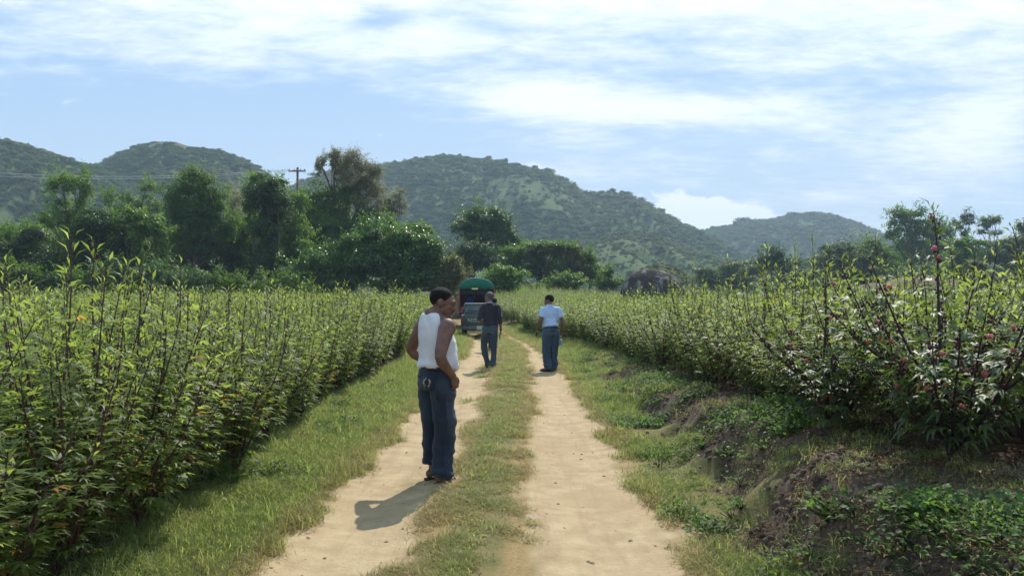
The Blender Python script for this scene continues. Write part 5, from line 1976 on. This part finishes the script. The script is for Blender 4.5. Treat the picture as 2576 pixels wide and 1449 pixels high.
def pickup():
    Y = 36.0
    x = (1203 - 1288) / FPX * Y
    root = thing('pickup_truck', 'dark green pickup truck seen from behind, parked in front of the covered truck', 'pickup truck', (x, Y, float(ground_z(x, Y + 2)) - .02), R(2))
    W = 1.50
    mb = MB(); mb.box((0, .03, .86), (1.36, .055, .46), 0, .02)
    mb.box((0, -.004, 1.06), (1.36, .02, .035), 0, .006); mb.box((0, -.004, .66), (1.30, .02, .03), 0, .006)
    tg = ob('tailgate', mb.mesh('tailgate', [M_PAINT], True, False), root)
    ob('lettering', text_mesh('NISSAN', .25, .006, M_LETTER, 'lettering'), tg, (0, -.008, .86), (math.pi / 2, 0, 0))
    mb = MB(); mb.box((0, -.02, .995), (.16, .03, .05), 0, .008); ob('tailgate_handle', mb.mesh('tailgate_handle', [M_CHROME], True, False), tg)
    for s in (-1, 1):
        mb = MB(); mb.box((s * .735, 1.0, .84), (.10, 1.96, .50), 0, .03)
        mb.box((s * .72, 1.0, 1.085), (.12, 1.9, .04), 0, .012)
        ob('bed_side', mb.mesh('bed_side', [M_PAINT], True, False), root)
        mb = MB(); mb.box((s * .735, .012, .86), (.095, .04, .26), 0, .01); ob('tail_light', mb.mesh('tail_light', [M_REDL], True, False), root)
        wheel(root, (s * .66, .95, .31), .31, .19); wheel(root, (s * .66, 3.35, .31), .31, .19)
        mb = MB(); mb.box((s * .86, 2.75, 1.12), (.12, .07, .15), 0, .02); ob('wing_mirror', mb.mesh('wing_mirror', [M_BLACK], True, False), root)
    mb = MB(); mb.box((0, 1.0, .62), (1.40, 1.94, .06), 0, .01); ob('bed_floor', mb.mesh('bed_floor', [M_PAINT], True, False), root)
    mb = MB(); mb.box((0, -.08, .50), (1.50, .13, .15), 0, .03); mb.box((0, -.02, .60), (1.3, .05, .05), 0, .01)
    ob('bumper', mb.mesh('bumper', [M_CHROME], True, False), root)
    mb = MB(); mb.box((.10, -.155, .535), (.32, .015, .17), 0, .004); ob('license_plate', mb.mesh('license_plate', [M_PLATE], True, False), root)
    # cab: lower body and a tapered greenhouse with a framed rear window
    mb = MB(); mb.box((0, 2.75, .82), (W + .06, 1.45, .56), 0, .05); mb.box((0, 4.0, .76), (W, 1.25, .50), 0, .08)
    ob('cab', mb.mesh('cab', [M_PAINT], True, False), root)
    z0, z1 = 1.08, 1.60
    mb = MB()
    for s in (-1, 1):
        mb.tube([(s * .74, 2.05, z0), (s * .66, 2.16, z1 - .05), (s * .62, 2.25, z1)], [.045, .045, .045], 8)
        mb.tube([(s * .74, 3.50, z0), (s * .63, 2.95, z1)], [.04, .035], 8)
    mb.box((0, 2.14, z1 - .035), (1.30, .07, .07), 0, .02); mb.box((0, 2.05, z0 + .02), (1.46, .07, .06), 0, .02)
    ob('window_frame', mb.mesh('window_frame', [M_PAINT], True, False), root)
    mb = MB(); mb.box((0, 2.55, z1 + .005), (1.30, .86, .055), 0, .025); ob('roof', mb.mesh('roof', [M_ROOFPAINT], True, False), root)
    V = np.array([(-.70, 2.06, z0 + .04), (.70, 2.06, z0 + .04), (.62, 2.155, z1 - .06), (-.62, 2.155, z1 - .06)])
    mb = MB(); mb.add(np.concatenate([V, V + [0, .006, 0]]), np.array([(0, 1, 2, 3), (7, 6, 5, 4), (0, 4, 5, 1), (1, 5, 6, 2), (2, 6, 7, 3), (3, 7, 4, 0)]))
    ob('rear_window', mb.mesh('rear_window', [M_PANE], False, False), root)
    V = np.array([(-.70, 3.48, z0 + .04), (.70, 3.48, z0 + .04), (.60, 2.98, z1 - .03), (-.60, 2.98, z1 - .03)])
    mb = MB(); mb.add(np.concatenate([V, V + [0, .006, 0]]), np.array([(0, 1, 2, 3), (7, 6, 5, 4), (0, 4, 5, 1), (1, 5, 6, 2), (2, 6, 7, 3), (3, 7, 4, 0)]))
    ob('windscreen', mb.mesh('windscreen', [M_PANE], False, False), root)
    for s in (-1, 1):
        mb = MB(); mb.box((s * .35, 2.35, 1.12), (.46, .14, .30), 0, .05); mb.box((s * .35, 2.34, 1.36), (.26, .10, .22), 0, .04)
        ob('seat', mb.mesh('seat', [M_BLACK], True, False), root)


M_PANE = bpy.data.materials.new('window_pane')
M_PANE.use_nodes = True
_p = M_PANE.node_tree.nodes['Principled BSDF']
_p.inputs['Transmission Weight'].default_value = .80
_p.inputs['Base Color'].default_value = (.60, .72, .72, 1)
_p.inputs['Roughness'].default_value = .03
_p.inputs['IOR'].default_value = 1.12
pickup()


def covered_truck():
    Y = 43.5
    x = (1199 - 1288) / FPX * Y
    gz = float(ground_z(x, Y + 1.5)) - .02
    root = thing('cargo_truck', 'truck with a green tarpaulin canopy and maroon sides, standing behind the pickup', 'truck', (x, Y, gz), R(3))
    hw, L, ze, zt = .93, 3.6, 2.20 - gz, 2.76 - gz
    a = np.linspace(0, np.pi, 25)
    ex = 1.0
    arc = np.stack([-hw * 1.02 * np.cos(a), ze + (zt - ze) * np.sin(a) ** .9], 1)
    ys = np.linspace(-.02, L, 14)
    V = np.array([[p[0], y, p[1] - .03 * abs(math.sin(y * 2.6)) * math.sin(t)] for y in ys for p, t in zip(arc, a)])
    n = len(arc)
    F = np.array([[i * n + j, i * n + j + 1, (i + 1) * n + j + 1, (i + 1) * n + j] for i in range(len(ys) - 1) for j in range(n - 1)])
    mb = MB(); mb.add(V, F)
    # gable flap at the back: bulges out and hangs a little below the eaves
    m = 9
    G, FF = [], []
    for k in range(m):
        s = k / (m - 1)
        for p, t in zip(arc, a):
            zz = ze - .06 + (p[1] - ze + .06) * s
            G.append([p[0] * (1.0), -.03 - .10 * math.sin(math.pi * s) * math.sin(t) - .012 * math.sin(9 * t), zz + .012 * math.sin(14 * t) * (1 - s)])
    FF = [[k * n + j, k * n + j + 1, (k + 1) * n + j + 1, (k + 1) * n + j] for k in range(m - 1) for j in range(n - 1)]
    mb.add(np.array(G), np.array(FF))
    cn = ob('canopy', mb.mesh('canopy', [M_TARP], True, False), root)
    sd = cn.modifiers.new('s', 'SOLIDIFY'); sd.thickness = .012
    # near black sheet painting the shadow in the canopy opening, then the sign
    mb = MB(); mb.box((0, .06, ze - .20), (hw * 1.96, .02, .34), 0, .004); va = ob('opening_shade', mb.mesh('opening_shade', [M_OPENSHADE], False, False), root)
    mb = MB(); mb.box((-.10, -.13, ze - .045), (.34, .015, .085), 0, .003); ob('sign_plate', mb.mesh('sign_plate', [M_YELLOW], False, False), root)
    for s in (-1, 1):
        mb = MB(); mb.box((s * hw, L / 2, ze - .78), (.035, L, 1.60), 0, .006)
        for y in np.linspace(.05, L - .05, 6): mb.box((s * (hw + .03), y, ze - .78), (.03, .07, 1.58))
        ob('side_panel', mb.mesh('side_panel', [M_MAROON], False, False), root)
        wheel(root, (s * .70, .9, .38), .38, .24); wheel(root, (s * .70, 4.9, .38), .38, .24)
    mb = MB(); mb.box((0, L, ze - .70), (hw * 2, .04, 1.75)); ob('front_board', mb.mesh('front_board', [M_MAROON], False, False), root)
    mb = MB(); mb.box((0, L / 2, .78), (hw * 2, L, .10), 0, .01); mb.box((0, 2.6, .58), (.75, 6.0, .16), 0, .02); ob('cargo_floor', mb.mesh('cargo_floor', [M_BLACK], False, False), root)
    mb = MB(); mb.box((0, .02, 1.02), (hw * 1.9, .05, .44), 0, .01); ob('tailgate', mb.mesh('tailgate', [M_MAROON], False, False), root)
    mb = MB(); mb.box((0, 4.75, 1.25), (1.72, 1.7, 1.35), 0, .12); ob('cab', mb.mesh('cab', [M_PAINT], True, False), root)
    mb = MB()
    for y in (.06, 1.2, 2.4, 3.5):
        mb.tube([(p[0] * .97, y, p[1] - .03) for p in arc], [.02] * n, 6)
    ob('hoop_frame', mb.mesh('hoop_frame', [M_BLACK], True, False), root)
    for s in (-1, 1):
        mb = MB(); mb.box((s * .70, L / 2, 1.22), (.34, L - .4, .05), 0, .01); mb.box((s * .70, L / 2, 1.0), (.05, L - .5, .42)); ob('bench', mb.mesh('bench', [M_MAROON], False, False), root)
    return root, gz, ze


tr_root, tr_gz, tr_ze = covered_truck()


def passenger():
    Y = 44.6
    p = pt(1183, 762, Y)
    dz = 1.02                                   # seat height of the crouching figure on the truck floor
    J = dict(girth=.86, head=(0, .05, 1.555),
             shR=(.165, 0, 1.385), elR=(.235, .05, 1.52), wrR=(.200, .10, 1.76), shL=(-.165, 0, 1.385), elL=(-.235, .05, 1.52), wrL=(-.200, .10, 1.76),
             handR=((0, .1, 1), (0, 1, 0), (-1, 0, 0), 1.0), handL=((0, .1, 1), (0, 1, 0), (1, 0, 0), 1.0),
             hipR=(.09, 0, .92), knR=(.12, .40, .90), anR=(.12, .42, .47), hipL=(-.09, 0, .92), knL=(-.12, .40, .90), anL=(-.12, .42, .47), footR=0, footL=0)
    root, M, tp, ta, tb = person('passenger in a blue shirt with both arms raised inside the covered truck', (p[0], Y, 1.62 - 1.40), 0, J, (0, R(-14)), 1.0, M_SKIN, .011)
    shirt(root, J, tp, ta, tb, M_BLUE, 'shirt', .016, .90, (.55, .55), .060, hem_out=.01)
    trousers(root, J, M_DENIM, 'trousers', .99, .95, .50, .008, .95, .92, 3)
    ob('hair', hair_mesh('hair', M, M_HAIR, .05, -.02, -.07, 1.06, 7), root)
    mb = MB(); mb.box((p[0], Y + .1, 1.62 - 1.40 + .66), (.46, .36, .40), 0, .02)
    tag(ob('wooden_crate', mb.mesh('wooden_crate', [M_WOODPOLE], False, False)), 'dark crate under the seated passenger in the covered truck', 'crate')


passenger()


# ------------------------------------------------------------------ the air between here and the hills

def haze():
    mb = MB()
    x0, x1, y0, y1, z0, z1 = -1500, 1500, -80, 1700, -6, 185
    V = np.array([(x, y, z) for x in (x0, x1) for y in (y0, y1) for z in (z0, z1)])
    F = np.array([(0, 1, 3, 2), (4, 6, 7, 5), (0, 4, 5, 1), (2, 3, 7, 6), (0, 2, 6, 4), (1, 5, 7, 3)])
    m = bpy.data.materials.new('haze')
    m.use_nodes = True
    nt = m.node_tree
    nt.nodes.clear()
    out = nt.nodes.new('ShaderNodeOutputMaterial')
    v = nt.nodes.new('ShaderNodeVolumePrincipled')
    v.inputs['Color'].default_value = (.62, .79, .93, 1)
    v.inputs['Density'].default_value = HAZE
    v.inputs['Anisotropy'].default_value = 0.0
    nt.links.new(v.outputs[0], out.inputs['Volume'])
    mb.add(V, F)
    tag(ob('haze', mb.mesh('haze', [m], False, False)), kind='stuff')


HAZE = 0.00055
haze()
